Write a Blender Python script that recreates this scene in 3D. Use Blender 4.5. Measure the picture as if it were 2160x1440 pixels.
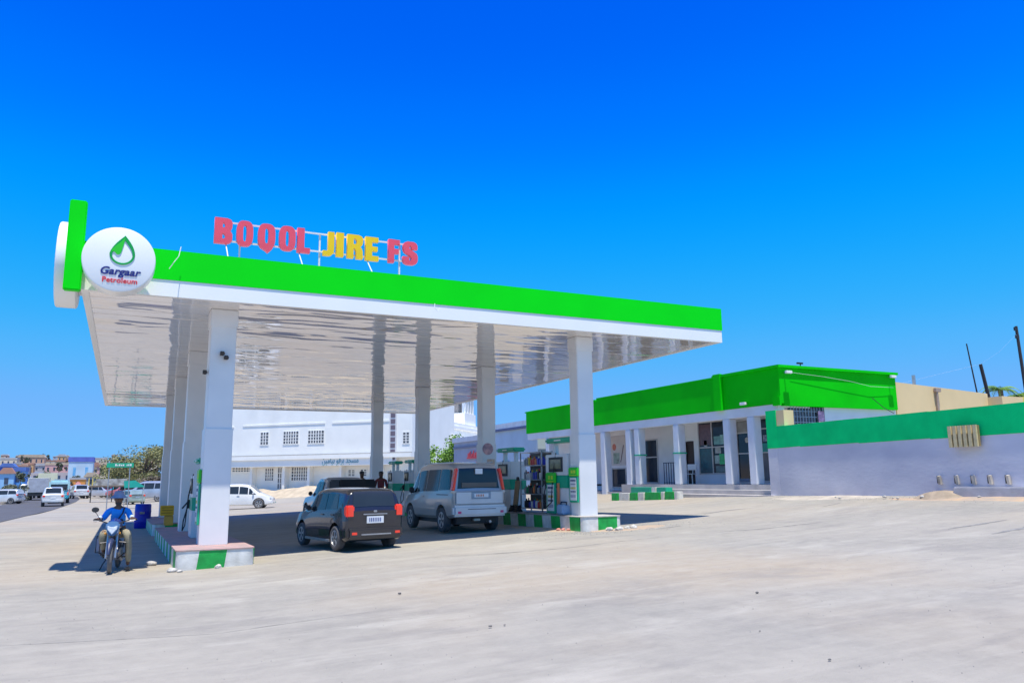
import bpy, bmesh, math, random
from mathutils import Vector, Matrix
R = math.radians
random.seed(7)
scene = bpy.context.scene
for o in list(bpy.data.objects): bpy.data.objects.remove(o)
col = scene.collection

# ---------------------------------------------------------------- camera, sky, sun, exposure
cd = bpy.data.cameras.new('camera'); cam = bpy.data.objects.new('camera', cd); col.objects.link(cam)
scene.camera = cam
cd.sensor_width = 36.0; cd.lens = 1648.48 / 2160 * 36.0; cd.clip_end = 6000; cd.clip_start = 0.1
_y, _p, _r = R(26.332), R(9.907), R(-0.703)
F = Vector((math.sin(_y) * math.cos(_p), math.cos(_y) * math.cos(_p), math.sin(_p)))
Rt = Vector((math.cos(_y), -math.sin(_y), 0)); U = Rt.cross(F)
Rt2 = Rt * math.cos(_r) + U * math.sin(_r); U2 = U * math.cos(_r) - Rt * math.sin(_r)
cam.matrix_world = Matrix(((Rt2.x, U2.x, -F.x, 0), (Rt2.y, U2.y, -F.y, 0), (Rt2.z, U2.z, -F.z, 1.55), (0, 0, 0, 1)))

SUN = Vector((-0.045, -0.245, 1.0)).normalized()          # direction towards the sun
elev = math.asin(SUN.z); azim = math.atan2(SUN.x, SUN.y)
w = bpy.data.worlds.new('World'); scene.world = w; w.use_nodes = True
nt = w.node_tree; nt.nodes.clear()
sky = nt.nodes.new('ShaderNodeTexSky'); sky.sky_type = 'NISHITA'; sky.sun_disc = False
sky.sun_elevation = elev; sky.sun_rotation = azim; sky.air_density = 1.0; sky.dust_density = 0.25; sky.ozone_density = 3.0
hs = nt.nodes.new('ShaderNodeHueSaturation'); hs.inputs['Saturation'].default_value = 1.15; hs.inputs['Value'].default_value = 1.0
hs.inputs['Hue'].default_value = 0.505
bg = nt.nodes.new('ShaderNodeBackground'); bg.inputs['Strength'].default_value = 0.146
wo = nt.nodes.new('ShaderNodeOutputWorld')
nt.links.new(sky.outputs[0], hs.inputs['Color']); tn = nt.nodes.new('ShaderNodeMix'); tn.data_type = 'RGBA'; tn.blend_type = 'MULTIPLY'; tn.inputs[0].default_value = 1.0; tn.inputs[7].default_value = (0.20, 0.48, 1.15, 1)
nt.links.new(hs.outputs[0], tn.inputs[6])
sp_ = nt.nodes.new('ShaderNodeSeparateColor'); cb_ = nt.nodes.new('ShaderNodeCombineColor'); nt.links.new(tn.outputs[2], sp_.inputs[0])
def mth(op, a, v):
    q = nt.nodes.new('ShaderNodeMath'); q.operation = op; nt.links.new(a, q.inputs[0]); q.inputs[1].default_value = v; return q.outputs[0]
KS = 0.2274
def curve(a, pts):
    q = nt.nodes.new('ShaderNodeFloatCurve'); cv = q.mapping.curves[0]
    cv.points[0].location = pts[0]; cv.points[1].location = pts[-1]
    for p in pts[1:-1]: cv.points.new(*p)
    q.mapping.use_clip = False; q.mapping.update(); nt.links.new(mth('MULTIPLY', a, KS), q.inputs['Value']); return mth('MULTIPLY', q.outputs[0], 1 / KS)
nt.links.new(curve(sp_.outputs[1], [(0, 0), (.155, .11), (.185, .17), (.26, .34), (.40, .43), (.62, .45), (1, .62)]), cb_.inputs[1])
nt.links.new(curve(sp_.outputs[0], [(0, 0), (.048, .0), (.07, .02), (.11, .09), (.17, .16), (.30, .17), (1, .30)]), cb_.inputs[0])
nt.links.new(curve(sp_.outputs[2], [(0, 0), (.78, .76), (.90, .89), (1.02, .97), (1.3, .94), (1.6, .93)]), cb_.inputs[2])
nt.links.new(cb_.outputs[0], bg.inputs['Color']); nt.links.new(bg.outputs[0], wo.inputs[0])
sl = bpy.data.lights.new('sun', 'SUN'); sl.energy = 3.9; sl.angle = R(0.5); sl.color = (1.0, 0.94, 0.80)
so = bpy.data.objects.new('sun', sl); col.objects.link(so); so.rotation_euler = SUN.to_track_quat('Z', 'Y').to_euler(); so.location = (0, -10, 60)
vs = scene.view_settings; vs.view_transform = 'Standard'; vs.look = 'None'; vs.gamma = 1.0; vs.use_curve_mapping = False; vs.exposure = 0.72
scene.render.engine = 'CYCLES'; scene.cycles.max_bounces = 16; scene.cycles.diffuse_bounces = 9; scene.cycles.glossy_bounces = 6

# ---------------------------------------------------------------- materials
MATS = {}
def mat(name, c, rough=0.7, var=0.12, scale=3.0, bump=0.0, bscale=40.0, metal=0.0, spec=0.5, coat=0.0, c2=None, stretch=(1, 1, 1), ior=None, trans=0.0, emit=0, detail=4):
    if name in MATS: return MATS[name]
    m = bpy.data.materials.new(name); m.use_nodes = True; n = m.node_tree; b = n.nodes['Principled BSDF']
    b.inputs['Roughness'].default_value = rough; b.inputs['Metallic'].default_value = metal
    b.inputs['Specular IOR Level'].default_value = spec; b.inputs['Coat Weight'].default_value = coat
    if ior: b.inputs['IOR'].default_value = ior
    if trans: b.inputs['Transmission Weight'].default_value = trans
    tc = n.nodes.new('ShaderNodeTexCoord'); mp = n.nodes.new('ShaderNodeMapping'); mp.inputs['Scale'].default_value = stretch
    n.links.new(tc.outputs['Object'], mp.inputs[0])
    ns = n.nodes.new('ShaderNodeTexNoise'); ns.inputs['Scale'].default_value = scale; ns.inputs['Detail'].default_value = detail
    n.links.new(mp.outputs[0], ns.inputs['Vector'])
    rp = n.nodes.new('ShaderNodeValToRGB'); lo = c2 or tuple(x * (1 - var) for x in c); hi = tuple(min(1, x * (1 + var * .5)) for x in c)
    rp.color_ramp.elements[0].position = .3; rp.color_ramp.elements[1].position = .7
    rp.color_ramp.elements[0].color = (*lo, 1); rp.color_ramp.elements[1].color = (*hi, 1)
    n.links.new(ns.outputs['Fac'], rp.inputs[0]); n.links.new(rp.outputs[0], b.inputs['Base Color'])
    if emit:
        n.links.new(rp.outputs[0], b.inputs['Emission Color']); b.inputs['Emission Strength'].default_value = emit
    if bump:
        n2 = n.nodes.new('ShaderNodeTexNoise'); n2.inputs['Scale'].default_value = bscale; n2.inputs['Detail'].default_value = 5
        bp = n.nodes.new('ShaderNodeBump'); bp.inputs['Strength'].default_value = bump; bp.inputs['Distance'].default_value = .02
        n.links.new(mp.outputs[0], n2.inputs['Vector']); n.links.new(n2.outputs['Fac'], bp.inputs['Height']); n.links.new(bp.outputs[0], b.inputs['Normal'])
    MATS[name] = m; return m
M = dict(
    white=mat('white_paint', (.82, .82, .82), .45, .05, 2),
    colw=mat('column_paint', (.80, .80, .80), .35, .05, 1.2, c2=(.72, .73, .74)),
    fgreen=mat('fascia_green', (.002, .76, .008), .45, .05, 1, spec=.12),
    fwhite=mat('fascia_white', (.90, .90, .88), .3, .03, 1),
    sgreen=mat('shop_green', (.002, .62, .004), .7, .12, .8, spec=.1),
    wallteal=mat('wall_green', (.002, .72, .20), .8, .15, 1.5, spec=.1, bump=.2, bscale=30),
    wallgrey=mat('wall_render', (.74, .72, .75), .85, .10, .5, bump=.18, bscale=5, c2=(.56, .55, .62), stretch=(1, 1, 2.2), detail=8),
    kgreen=mat('kerb_green', (.01, .40, .07), .6, .3, 6, bump=.3),
    kwhite=mat('kerb_white', (.72, .71, .68), .7, .2, 6, bump=.3, c2=(.55, .54, .50)),
    kred=mat('kerb_top', (.42, .30, .28), .85, .3, 4, bump=.4),
    conc=mat('concrete', (.42, .40, .38), .9, .2, 3, bump=.4),
    step=mat('porch_concrete', (.48, .46, .45), .85, .15, 2, bump=.3),
    shopw=mat('shop_wall', (.80, .79, .80), .7, .08, 1.5),
    beige=mat('beige_wall', (.80, .60, .32), .8, .08, .7, bump=.15),
    black=mat('black_rubber', (.025, .025, .027), .8, .3, 8),
    dark=mat('dark_plastic', (.03, .03, .035), .5, .2, 6),
    darkm=mat('dark_metal', (.05, .05, .06), .4, .2, 6, metal=.6),
    steel=mat('bare_steel', (.5, .5, .52), .35, .15, 6, metal=.8),
    wsteel=mat('white_steel', (.75, .77, .78), .4, .08, 6),
    glass=mat('tinted_glass', (.035, .04, .05), .06, .2, 2, spec=.8, coat=.6),
    cglass=mat('car_glass', (.03, .035, .045), .06, .2, 1, spec=.5),
    sglass=mat('shop_glass', (.03, .04, .055), .08, .5, 1.2, spec=.25),
    red=mat('red_lens', (.90, .03, .015), .2, .3, 20, coat=.6, c2=(.95, .07, .03)),
    plate=mat('number_plate', (.75, .77, .8), .4, .05),
    rim=mat('wheel_rim', (.55, .55, .56), .3, .15, 8, metal=.6),
    teal=mat('pump_teal', (.01, .42, .24), .4, .1, 3),
    pumpw=mat('pump_white', (.74, .76, .77), .35, .08, 3),
    pgreen=mat('board_green', (.03, .62, .03), .4, .1, 4),
    yell=mat('yellow_paint', (.80, .60, .03), .5, .1, 4),
    let_r=mat('letter_red', (.92, .09, .14), .4, .08, 3),
    let_y=mat('letter_yellow', (.98, .60, .002), .4, .06, 3),
    blue=mat('barrel_blue', (.005, .015, .42), .4, .1, 3),
    skin=mat('dark_skin', (.13, .065, .042), .55, .15, 12),
    shirt=mat('blue_shirt', (.02, .32, .88), .8, .12, 8, bump=.3),
    khaki=mat('khaki_cloth', (.30, .27, .19), .85, .15, 8, bump=.3),
    navy=mat('navy_cloth', (.02, .03, .08), .85, .2, 8),
    grey_cloth=mat('grey_cloth', (.30, .31, .40), .85, .2, 8, bump=.3),
    tan=mat('tan_cloth', (.42, .30, .18), .85, .2, 8, bump=.3),
)

# ---------------------------------------------------------------- helpers
def tag(o, label=None, cat=None, group=None, kind=None):
    if label: o['label'] = label
    if cat: o['category'] = cat
    if group: o['group'] = group
    if kind: o['kind'] = kind
    return o
def empty(name, loc, rz=0, label=None, cat=None, group=None):
    o = bpy.data.objects.new(name, None); col.objects.link(o); o.location = loc; o.rotation_euler = (0, 0, rz); o.empty_display_size = .2
    return tag(o, label, cat, group)
def wob(o): return Vector(o.location)
class MB:
    def __init__(s): s.v = []; s.f = []; s.mi = []; s.cur = 0
    def add(s, vs, fs):
        k = len(s.v); s.v += [tuple(v) for v in vs]; s.f += [tuple(i + k for i in f) for f in fs]; s.mi += [s.cur] * len(fs); return s
    def box(s, x0, x1, y0, y1, z0, z1, m=None):
        vs = [Vector((x, y, z)) for z in (z0, z1) for y in (y0, y1) for x in (x0, x1)]
        if m is not None: vs = [m @ v for v in vs]
        return s.add(vs, [(0, 2, 3, 1), (4, 5, 7, 6), (0, 1, 5, 4), (2, 6, 7, 3), (0, 4, 6, 2), (1, 3, 7, 5)])
    def frame(s, a, b, n=8, r0=.05, r1=None, caps=True):
        a = Vector(a); b = Vector(b); r1 = r0 if r1 is None else r1; d = (b - a)
        if d.length < 1e-6: return s
        q = d.to_track_quat('Z', 'Y'); vs = []
        for p, r in ((a, r0), (b, r1)):
            for i in range(n):
                t = 2 * math.pi * i / n; vs.append(p + q @ Vector((r * math.cos(t), r * math.sin(t), 0)))
        fs = [(i, (i + 1) % n, n + (i + 1) % n, n + i) for i in range(n)]
        if caps: fs += [tuple(range(n))[::-1], tuple(range(n, 2 * n))]
        return s.add(vs, fs)
    def tube(s, pts, r, n=6):
        pts = [Vector(p) for p in pts]; rings = []
        for i, p in enumerate(pts):
            d = (pts[min(i + 1, len(pts) - 1)] - pts[max(i - 1, 0)]); q = d.to_track_quat('Z', 'Y')
            rr = r[i] if isinstance(r, (list, tuple)) else r
            rings.append([p + q @ Vector((rr * math.cos(2 * math.pi * k / n), rr * math.sin(2 * math.pi * k / n), 0)) for k in range(n)])
        vs = [v for rg in rings for v in rg]; fs = []
        for i in range(len(pts) - 1):
            for k in range(n): fs.append((i * n + k, i * n + (k + 1) % n, (i + 1) * n + (k + 1) % n, (i + 1) * n + k))
        fs += [tuple(range(n))[::-1], tuple(range((len(pts) - 1) * n, len(pts) * n))]
        return s.add(vs, fs)
    def lathe(s, prof, n=24, m=None, close=True):     # prof: (r, z) about local z
        vs = []
        for r, z in prof:
            for k in range(n):
                t = 2 * math.pi * k / n; v = Vector((r * math.cos(t), r * math.sin(t), z)); vs.append(m @ v if m is not None else v)
        fs = []
        for i in range(len(prof) - 1):
            for k in range(n): fs.append((i * n + k, i * n + (k + 1) % n, (i + 1) * n + (k + 1) % n, (i + 1) * n + k))
        if close: fs += [tuple(range(n))[::-1], tuple(range((len(prof) - 1) * n, len(prof) * n))]
        return s.add(vs, fs)
    def prism(s, pts2, z0, z1, m=None):
        n = len(pts2); vs = [Vector((x, y, z)) for z in (z0, z1) for x, y in pts2]
        if m is not None: vs = [m @ v for v in vs]
        return s.add(vs, [tuple(range(n))[::-1], tuple(range(n, 2 * n))] + [(i, (i + 1) % n, n + (i + 1) % n, n + i) for i in range(n)])
    def build(s, name, mats, parent=None, org=None, smooth=None, bevel=0, label=None, kind=None, cat=None, group=None):
        me = bpy.data.meshes.new(name)
        org = Vector(org) if org is not None else Vector((0, 0, 0))
        me.from_pydata([tuple(Vector(v) - org) for v in s.v], [], s.f)
        for m in (mats if isinstance(mats, (list, tuple)) else [mats]): me.materials.append(m)
        if any(s.mi): me.polygons.foreach_set('material_index', s.mi)
        bm = bmesh.new(); bm.from_mesh(me)
        if bevel:
            bmesh.ops.remove_doubles(bm, verts=bm.verts, dist=1e-5)
            bmesh.ops.bevel(bm, geom=[e for e in bm.edges if len(e.link_faces) == 2 and e.calc_face_angle(0) > .5], offset=bevel, segments=2, affect='EDGES', clamp_overlap=True)
        bmesh.ops.recalc_face_normals(bm, faces=bm.faces); bm.to_mesh(me); bm.free()
        if smooth:
            me.polygons.foreach_set('use_smooth', [True] * len(me.polygons)); me.set_sharp_from_angle(angle=R(smooth))
        o = bpy.data.objects.new(name, me); col.objects.link(o)
        if parent is not None: o.parent = parent
        else: o.location = org
        return tag(o, label, cat, group, kind)
def part(name, mb, m, parent, world=True, **k):
    """mesh given in world coordinates becomes a child of an unrotated root (or of a part of it)"""
    org = None
    if world:
        r = parent; org = Vector((0, 0, 0))
        while r is not None: org += Vector(r.location); r = r.parent
    return mb.build(name, m, parent, org=org, **k)
def B(*a): return MB().box(*a)
def copy_tree(o, parent=None):
    c = o.copy(); col.objects.link(c); c.parent = parent
    for ch in list(o.children): copy_tree(ch, c)
    return c
def text_mesh(txt, size, depth, name, m, parent, loc, rot, sx=1.0, bold=0.0, align='CENTER', shear=0, sp=1.0):
    cu = bpy.data.curves.new(name, 'FONT'); cu.body = txt; cu.size = size; cu.extrude = depth; cu.offset = bold; cu.align_x = align; cu.shear = shear; cu.space_character = sp
    cu.resolution_u = 3
    t = bpy.data.objects.new(name, cu); col.objects.link(t)
    bpy.context.view_layer.update()
    me = bpy.data.meshes.new_from_object(t.evaluated_get(bpy.context.evaluated_depsgraph_get())); bpy.data.objects.remove(t)
    me.transform(Matrix.Diagonal((sx, 1, 1, 1))); me.materials.clear(); me.materials.append(m)
    o = bpy.data.objects.new(name, me); col.objects.link(o); o.parent = parent; o.location = loc; o.rotation_euler = rot
    return o
def loops_mesh(loops, depth, bevel=0):
    """filled 2-D outline(s) with holes, extruded; xy plane"""
    cu = bpy.data.curves.new('outline', 'CURVE'); cu.dimensions = '2D'; cu.fill_mode = 'BOTH'; cu.extrude = depth; cu.bevel_depth = bevel
    for lp in loops:
        sp = cu.splines.new('POLY'); sp.points.add(len(lp) - 1)
        for i, (x, y) in enumerate(lp): sp.points[i].co = (x, y, 0, 1)
        sp.use_cyclic_u = True
    t = bpy.data.objects.new('outline', cu); col.objects.link(t); bpy.context.view_layer.update()
    me = bpy.data.meshes.new_from_object(t.evaluated_get(bpy.context.evaluated_depsgraph_get())); bpy.data.objects.remove(t)
    return me
def mesh_obj(name, me, m, parent=None, loc=(0, 0, 0), rot=(0, 0, 0)):
    me.materials.clear(); me.materials.append(m)
    o = bpy.data.objects.new(name, me); col.objects.link(o); o.parent = parent; o.location = loc; o.rotation_euler = rot
    return o
def sm(a, b, x):
    t = max(0, min(1, (x - a) / (b - a))); return t * t * (3 - 2 * t)
def g(x, y):                                            # height of the forecourt
    s = sm(10, 20, x)
    z = .035 * max(0, min(30, x - 1)) + .004 * max(0, min(12, x - 10)) ** 2
    return z - s * .025 * max(0, min(18, y - 12)) - (1 - s) * .010 * max(0, min(45, y - 18))

# ---------------------------------------------------------------- ground, road, hill
def lin(a, b, n): return [a + (b - a) * i / n for i in range(n)]
xs = lin(-2500, -200, 8) + lin(-200, -20, 18) + lin(-20, 45, 130) + lin(45, 200, 20) + lin(200, 2501, 8) + [2501]
ys = lin(-60, 0, 12) + lin(0, 45, 90) + lin(45, 140, 38) + lin(140, 400, 10) + lin(400, 4001, 9) + [4001]
from mathutils import noise
mb = MB()
def gg(x, y):
    z = g(x, y)
    if -20 < x < 45 and 0 < y < 45: z += .012 * noise.noise(Vector((x * .5, y * .5, 0)))- .004
    return z
mb.add([(x, y, gg(x, y)) for y in ys for x in xs], [(j * len(xs) + i, j * len(xs) + i + 1, (j + 1) * len(xs) + i + 1, (j + 1) * len(xs) + i) for j in range(len(ys) - 1) for i in range(len(xs) - 1)])
gm = bpy.data.materials.new('dusty_concrete'); gm.use_nodes = True; n = gm.node_tree; L = n.links; b = n.nodes['Principled BSDF']; b.inputs['Roughness'].default_value = .9
b.inputs['Specular IOR Level'].default_value = .25
tc = n.nodes.new('ShaderNodeTexCoord')
def mapped(scale, rot=0, loc=(0, 0, 0)):
    mp = n.nodes.new('ShaderNodeMapping'); mp.inputs['Scale'].default_value = scale; mp.inputs['Rotation'].default_value = (0, 0, rot); mp.inputs['Location'].default_value = loc
    L.new(tc.outputs['Object'], mp.inputs[0]); return mp.outputs[0]
def noi(vec, scale, detail=5, rough=.6, dist=0):
    q = n.nodes.new('ShaderNodeTexNoise'); q.inputs['Scale'].default_value = scale; q.inputs['Detail'].default_value = detail; q.inputs['Roughness'].default_value = rough; q.inputs['Distortion'].default_value = dist
    L.new(vec, q.inputs['Vector']); return q.outputs['Fac']
def ramp(f, p0, p1, c0, c1):
    q = n.nodes.new('ShaderNodeValToRGB'); q.color_ramp.elements[0].position = p0; q.color_ramp.elements[1].position = p1
    q.color_ramp.elements[0].color = (*c0, 1); q.color_ramp.elements[1].color = (*c1, 1); L.new(f, q.inputs[0]); return q.outputs[0]
def mixc(f, a, c, mode='MIX'):
    q = n.nodes.new('ShaderNodeMix'); q.data_type = 'RGBA'; q.blend_type = mode
    if isinstance(f, float): q.inputs[0].default_value = f
    else: L.new(f, q.inputs[0])
    for k, v in ((6, a), (7, c)):
        if isinstance(v, tuple): q.inputs[k].default_value = (*v, 1)
        else: L.new(v, q.inputs[k])
    return q.outputs[2]
P0 = mapped((1, 1, 1))
c = ramp(noi(P0, .22, 6, .65), .35, .68, (.258, .248, .236), (.355, .333, .305))
# warm dusty areas
c = mixc(ramp(noi(mapped((1, 1, 1), 0, (11, 3, 0)), .12, 4, .5), .48, .66, (0, 0, 0), (.75, .75, .75)), c, (.36, .30, .235))
# drag and tyre streaks along two driving directions
for rot, loc, sc, k in ((R(8), (3, 0, 0), .9, .27), (R(-24), (0, 7, 0), .6, .24), (R(38), (5, 2, 0), .7, .2)):
    st = ramp(noi(mapped((.12, 2.2, 1), rot, loc), sc, 6, .7, .4), .5, .74, (0, 0, 0), (k, k, k))
    c = mixc(st, c, (.20, .19, .185))
    st = ramp(noi(mapped((.16, 2.8, 1), rot, (loc[1] + 4, 9, 0)), sc, 5, .7, .4), .56, .76, (0, 0, 0), (k, k, k))
    c = mixc(st, c, (.47, .445, .41))
# small gravel specks, patches
c = mixc(ramp(noi(P0, 26, 3, .7), .66, .76, (0, 0, 0), (.55, .55, .55)), c, (.17, .16, .15))
c = mixc(ramp(noi(P0, 3.3, 6, .7), .35, .7, (.0, .0, .0), (.35, .35, .35)), c, (.42, .395, .365))
# blotches of settled dust and worn darker ground
c = mixc(ramp(noi(mapped((.55, 1.25, 1), R(-14), (2, 5, 0)), .9, 7, .68, .3), .53, .66, (0, 0, 0), (.42, .42, .42)), c, (.21, .20, .20))
c = mixc(ramp(noi(mapped((.6, 1.4, 1), R(10), (9, 1, 0)), .75, 7, .66, .3), .55, .70, (0, 0, 0), (.4, .4, .4)), c, (.47, .45, .42))
c = mixc(ramp(noi(P0, 60, 2, .6), .64, .78, (0, 0, 0), (.5, .5, .5)), c, (.16, .15, .14))
c = mixc(1.0, c, (.985, .965, .90), 'MULTIPLY')
L.new(c, b.inputs['Base Color'])
bp = n.nodes.new('ShaderNodeBump'); bp.inputs['Strength'].default_value = .45; bp.inputs['Distance'].default_value = .025
ad = n.nodes.new('ShaderNodeMath'); ad.operation = 'ADD'; L.new(noi(P0, 7, 8, .7), ad.inputs[0]); L.new(noi(P0, 1.1, 4, .6), ad.inputs[1])
L.new(ad.outputs[0], bp.inputs['Height']); L.new(bp.outputs[0], b.inputs['Normal'])
mb.build('ground', gm, kind='structure', smooth=60)

# asphalt road at the far left
mb = MB(); near = []; 
cl = [(-7.4, 30), (-7.0, 45), (-7.1, 58), (-7.2, 70), (-7.3, 84), (-7.7, 98), (-8.4, 115), (-9.8, 135), (-12, 160)]
Lr = [(x - 4.2 - .0 * y, y) for x, y in cl]
vs = []
for i, (x, y) in enumerate(cl):
    rgt = {30: -4.6, 45: -5.2, 58: -5.1, 70: -4.6, 84: -4.4, 98: -4.3, 115: -4.6, 135: -5.6, 160: -7.8}[y]
    lft = {30: -16, 45: -13.5, 58: -12, 70: -11, 84: -10.2, 98: -10.6, 115: -11.4, 135: -12.6, 160: -15}[y]
    for t in range(7):
        X = lft + (rgt - lft) * t / 6; vs.append((X, y, g(X, y) + .02))
mb.add(vs, [(i * 7 + t, i * 7 + t + 1, (i + 1) * 7 + t + 1, (i + 1) * 7 + t) for i in range(len(cl) - 1) for t in range(6)])
mb.build('road', mat('asphalt', (.085, .085, .095), .85, .2, 1.2, bump=.3), kind='structure')

HZ = [(170, -.6), (200, .1), (270, 1.3), (306, 1.6), (414, 6.6), (540, 10.6), (630, 14.5), (774, 20), (900, 23), (1400, 20)]
def hz(y):
    if y <= HZ[0][0]: return HZ[0][1]
    for (a, za), (b_, zb) in zip(HZ, HZ[1:]):
        if y <= b_: return za + (zb - za) * (y - a) / (b_ - a)
    return HZ[-1][1]
hx = lin(-500, 420, 40) + [420]; hy = [175, 200, 235, 270, 306, 340, 375, 414, 450, 495, 540, 585, 630, 700, 774, 840, 900, 1100, 1400]
mb = MB(); mb.add([(x, y, hz(y) * (.92 + .16 * noise.noise(Vector((x * .01, y * .01, 3))) + .0) + .8 * noise.noise(Vector((x * .03, y * .03, 1))) - .3) for y in hy for x in hx],
    [(j * len(hx) + i, j * len(hx) + i + 1, (j + 1) * len(hx) + i + 1, (j + 1) * len(hx) + i) for j in range(len(hy) - 1) for i in range(len(hx) - 1)])
mb.build('hill', mat('dry_hillside', (.36, .30, .24), .95, .3, .05, c2=(.22, .20, .15)), kind='structure', smooth=60)
# ---------------------------------------------------------------- canopy
X0, X1, Y0, Y1, ZS, ZW, ZG = -.88, 13.98, 15.75, 39.88, 5.0, 5.321, 5.904
can = empty('fuel_canopy', (10.1, 16.8, 0.3), 0, 'large flat fuel canopy with green and white fascia on square white columns', 'canopy')
fs = .12
def ring(x0, x1, y0, y1, t, z0, z1):
    return MB().box(x0, x1, y0, y0 + t, z0, z1).box(x0, x1, y1 - t, y1, z0, z1).box(x0, x0 + t, y0 + t, y1 - t, z0, z1).box(x1 - t, x1, y0 + t, y1 - t, z0, z1)
part('white_fascia', ring(X0, X1, Y0, Y1, fs, ZS, ZW), M['fwhite'], can)
part('green_fascia', ring(X0 - .015, X1 + .015, Y0 - .015, Y1 + .015, fs, ZW + .003, ZG), M['fgreen'], can)
part('roof_deck', B(X0 + fs, X1 - fs, Y0 + fs, Y1 - fs, ZG - .35, ZG - .3), mat('roof_sheet', (.45, .45, .45), .6), can)
sof = bpy.data.materials.new('glossy_soffit'); sof.use_nodes = True; n = sof.node_tree; L = n.links; b = n.nodes['Principled BSDF']
b.inputs['Base Color'].default_value = (.88, .85, .83, 1); b.inputs['Metallic'].default_value = .30; b.inputs['Roughness'].default_value = .03; b.inputs['Specular IOR Level'].default_value = 1.0
tc = n.nodes.new('ShaderNodeTexCoord'); mp = n.nodes.new('ShaderNodeMapping'); mp.inputs['Scale'].default_value = (.42, 1.0, 1); L.new(tc.outputs['Object'], mp.inputs[0])
q = n.nodes.new('ShaderNodeTexNoise'); q.inputs['Scale'].default_value = 1.3; q.inputs['Detail'].default_value = 1.5; q.inputs['Roughness'].default_value = .5; q.inputs['Distortion'].default_value = .6; L.new(mp.outputs[0], q.inputs['Vector'])
bp = n.nodes.new('ShaderNodeBump'); bp.inputs['Strength'].default_value = .5; bp.inputs['Distance'].default_value = .05; L.new(q.outputs['Fac'], bp.inputs['Height']); L.new(bp.outputs[0], b.inputs['Normal'])
rng = random.Random(3)
N = 44; dy = (Y1 - Y0 - 2 * fs) / N
for i in range(N):
    ya = Y0 + fs + i * dy; t1 = rng.uniform(-.005, .005); t2 = rng.uniform(-.005, .005)
    xa, xb = X0 + fs, X1 - fs
    vs = [(xa, ya, ZS + .02 + t1), (xb, ya, ZS + .02 + t2), (xb, ya + dy - .003, ZS + .02 + t2 * -1), (xa, ya + dy - .003, ZS + .02 - t1)]
    m_ = MB(); m_.add(vs + [(x, y, z + .015) for x, y, z in vs], [(0, 1, 2, 3), (4, 7, 6, 5), (0, 4, 5, 1), (1, 5, 6, 2), (2, 6, 7, 3), (3, 7, 4, 0)])
    part('soffit_panel', m_, sof, can)
part('soffit_backing', B(X0 + fs, X1 - fs, Y0 + fs, Y1 - fs, ZS + .05, ZS + .06), M['dark'], can)
COLY = [16.62, 22.4, 28.3, 34.3]
def islz(x): return .355 if x < 5 else .67
for cx0, cx1, isz in ((1.42, 1.95, .355), (9.95, 10.44, .64)):
    for k, cy in enumerate(COLY):
        cy = cy - (.12 if cx0 > 5 else 0)
        base = isz if k == 0 else isz - (.05 * k if cx0 < 5 else .055 * k)
        dp = .58 if cx0 < 5 else .44
        c0 = part('column', B(cx0 + .02, cx1 - .02, cy + .02, cy + dp - .02, base, ZS + .02), M['colw'], can, bevel=.012)
        part('column_casing', B(cx0, cx1, cy, cy + dp, base - .02, 2.6), M['colw'], c0, bevel=.012)
        part('capital_casing', B(cx0, cx1, cy, cy + dp, 4.66, ZS + .015), M['colw'], c0, bevel=.012)
# small loudspeaker and lamp fixed high on the left near column
for i, (x, y, z) in enumerate(((1.66, 16.60, 4.10), (1.74, 16.60, 4.02), (1.38, 16.95, 3.75))):
    m_ = MB().box(x - .035, x + .035, y - .10, y + .03, z - .035, z + .035).frame((x, y - .10, z), (x, y - .15, z - .02), 10, .03, .045)
    m_.build('security_camera', M['dark'], None, org=(x, y, z), label=['small dark camera high on the near left column, upper left of the pair', 'small dark camera high on the near left column, lower right of the pair', 'small dark camera on the shaded side of the near left column'][i], cat='camera', group='small cameras on the near left column')

# floodlights and a loose wire on the fascia top
def wire(pts, r, label, sag=0.0, name='wire', m=None, cat='wire'):
    o = MB().tube(pts, r, 5).build(name, m or M['wsteel'], None, org=pts[0], label=label, cat=cat); return o
wire([(.55, 15.6, 5.5), (.62, 15.55, 5.62), (.70, 15.56, 5.75), (.73, 15.6, 5.95)], .008, 'short white loose wire hanging on the green fascia beside the round sign')
wire([(5.86, 15.6, 5.30), (5.84, 15.55, 5.20), (5.9, 15.54, 5.12), (5.98, 15.58, 5.22)], .006, 'thin pale wire loop on the white fascia below the sign letters')

# ---------------------------------------------------------------- corner post and round signs
ps = empty('corner_fin', (-1.0, 15.55, 4.92), 0, 'tall bright green fin standing at the near left corner of the canopy', 'sign')
m_ = MB(); m_.prism([(-.15, -.08), (.13, -.08), (.13, .10), (-.15, .10)], 0, 1.66); 
o = m_.build('fin_panel', M['fgreen'], ps, bevel=.02)
def drum(name, cen, axis, r, depth, label):
    """round sign; axis = outward direction of the face"""
    root = empty(name, cen, 0, label, 'sign')
    q = Vector(axis).to_track_quat('Z', 'Y').to_matrix().to_4x4()
    prof = [(r * .97, -depth), (r, -depth + .02), (r, -.03), (r * .985, -.008), (r * .95, 0)]
    MB().lathe(prof, 72, q).build('sign_drum', M['fwhite'], root, smooth=40)
    return root
ds = drum('round_sign', (-.29, 15.15, 5.47), (0, -1, 0), .595, .42, 'round white sign with green drop emblem and the words Gargaar Petroleum')
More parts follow.
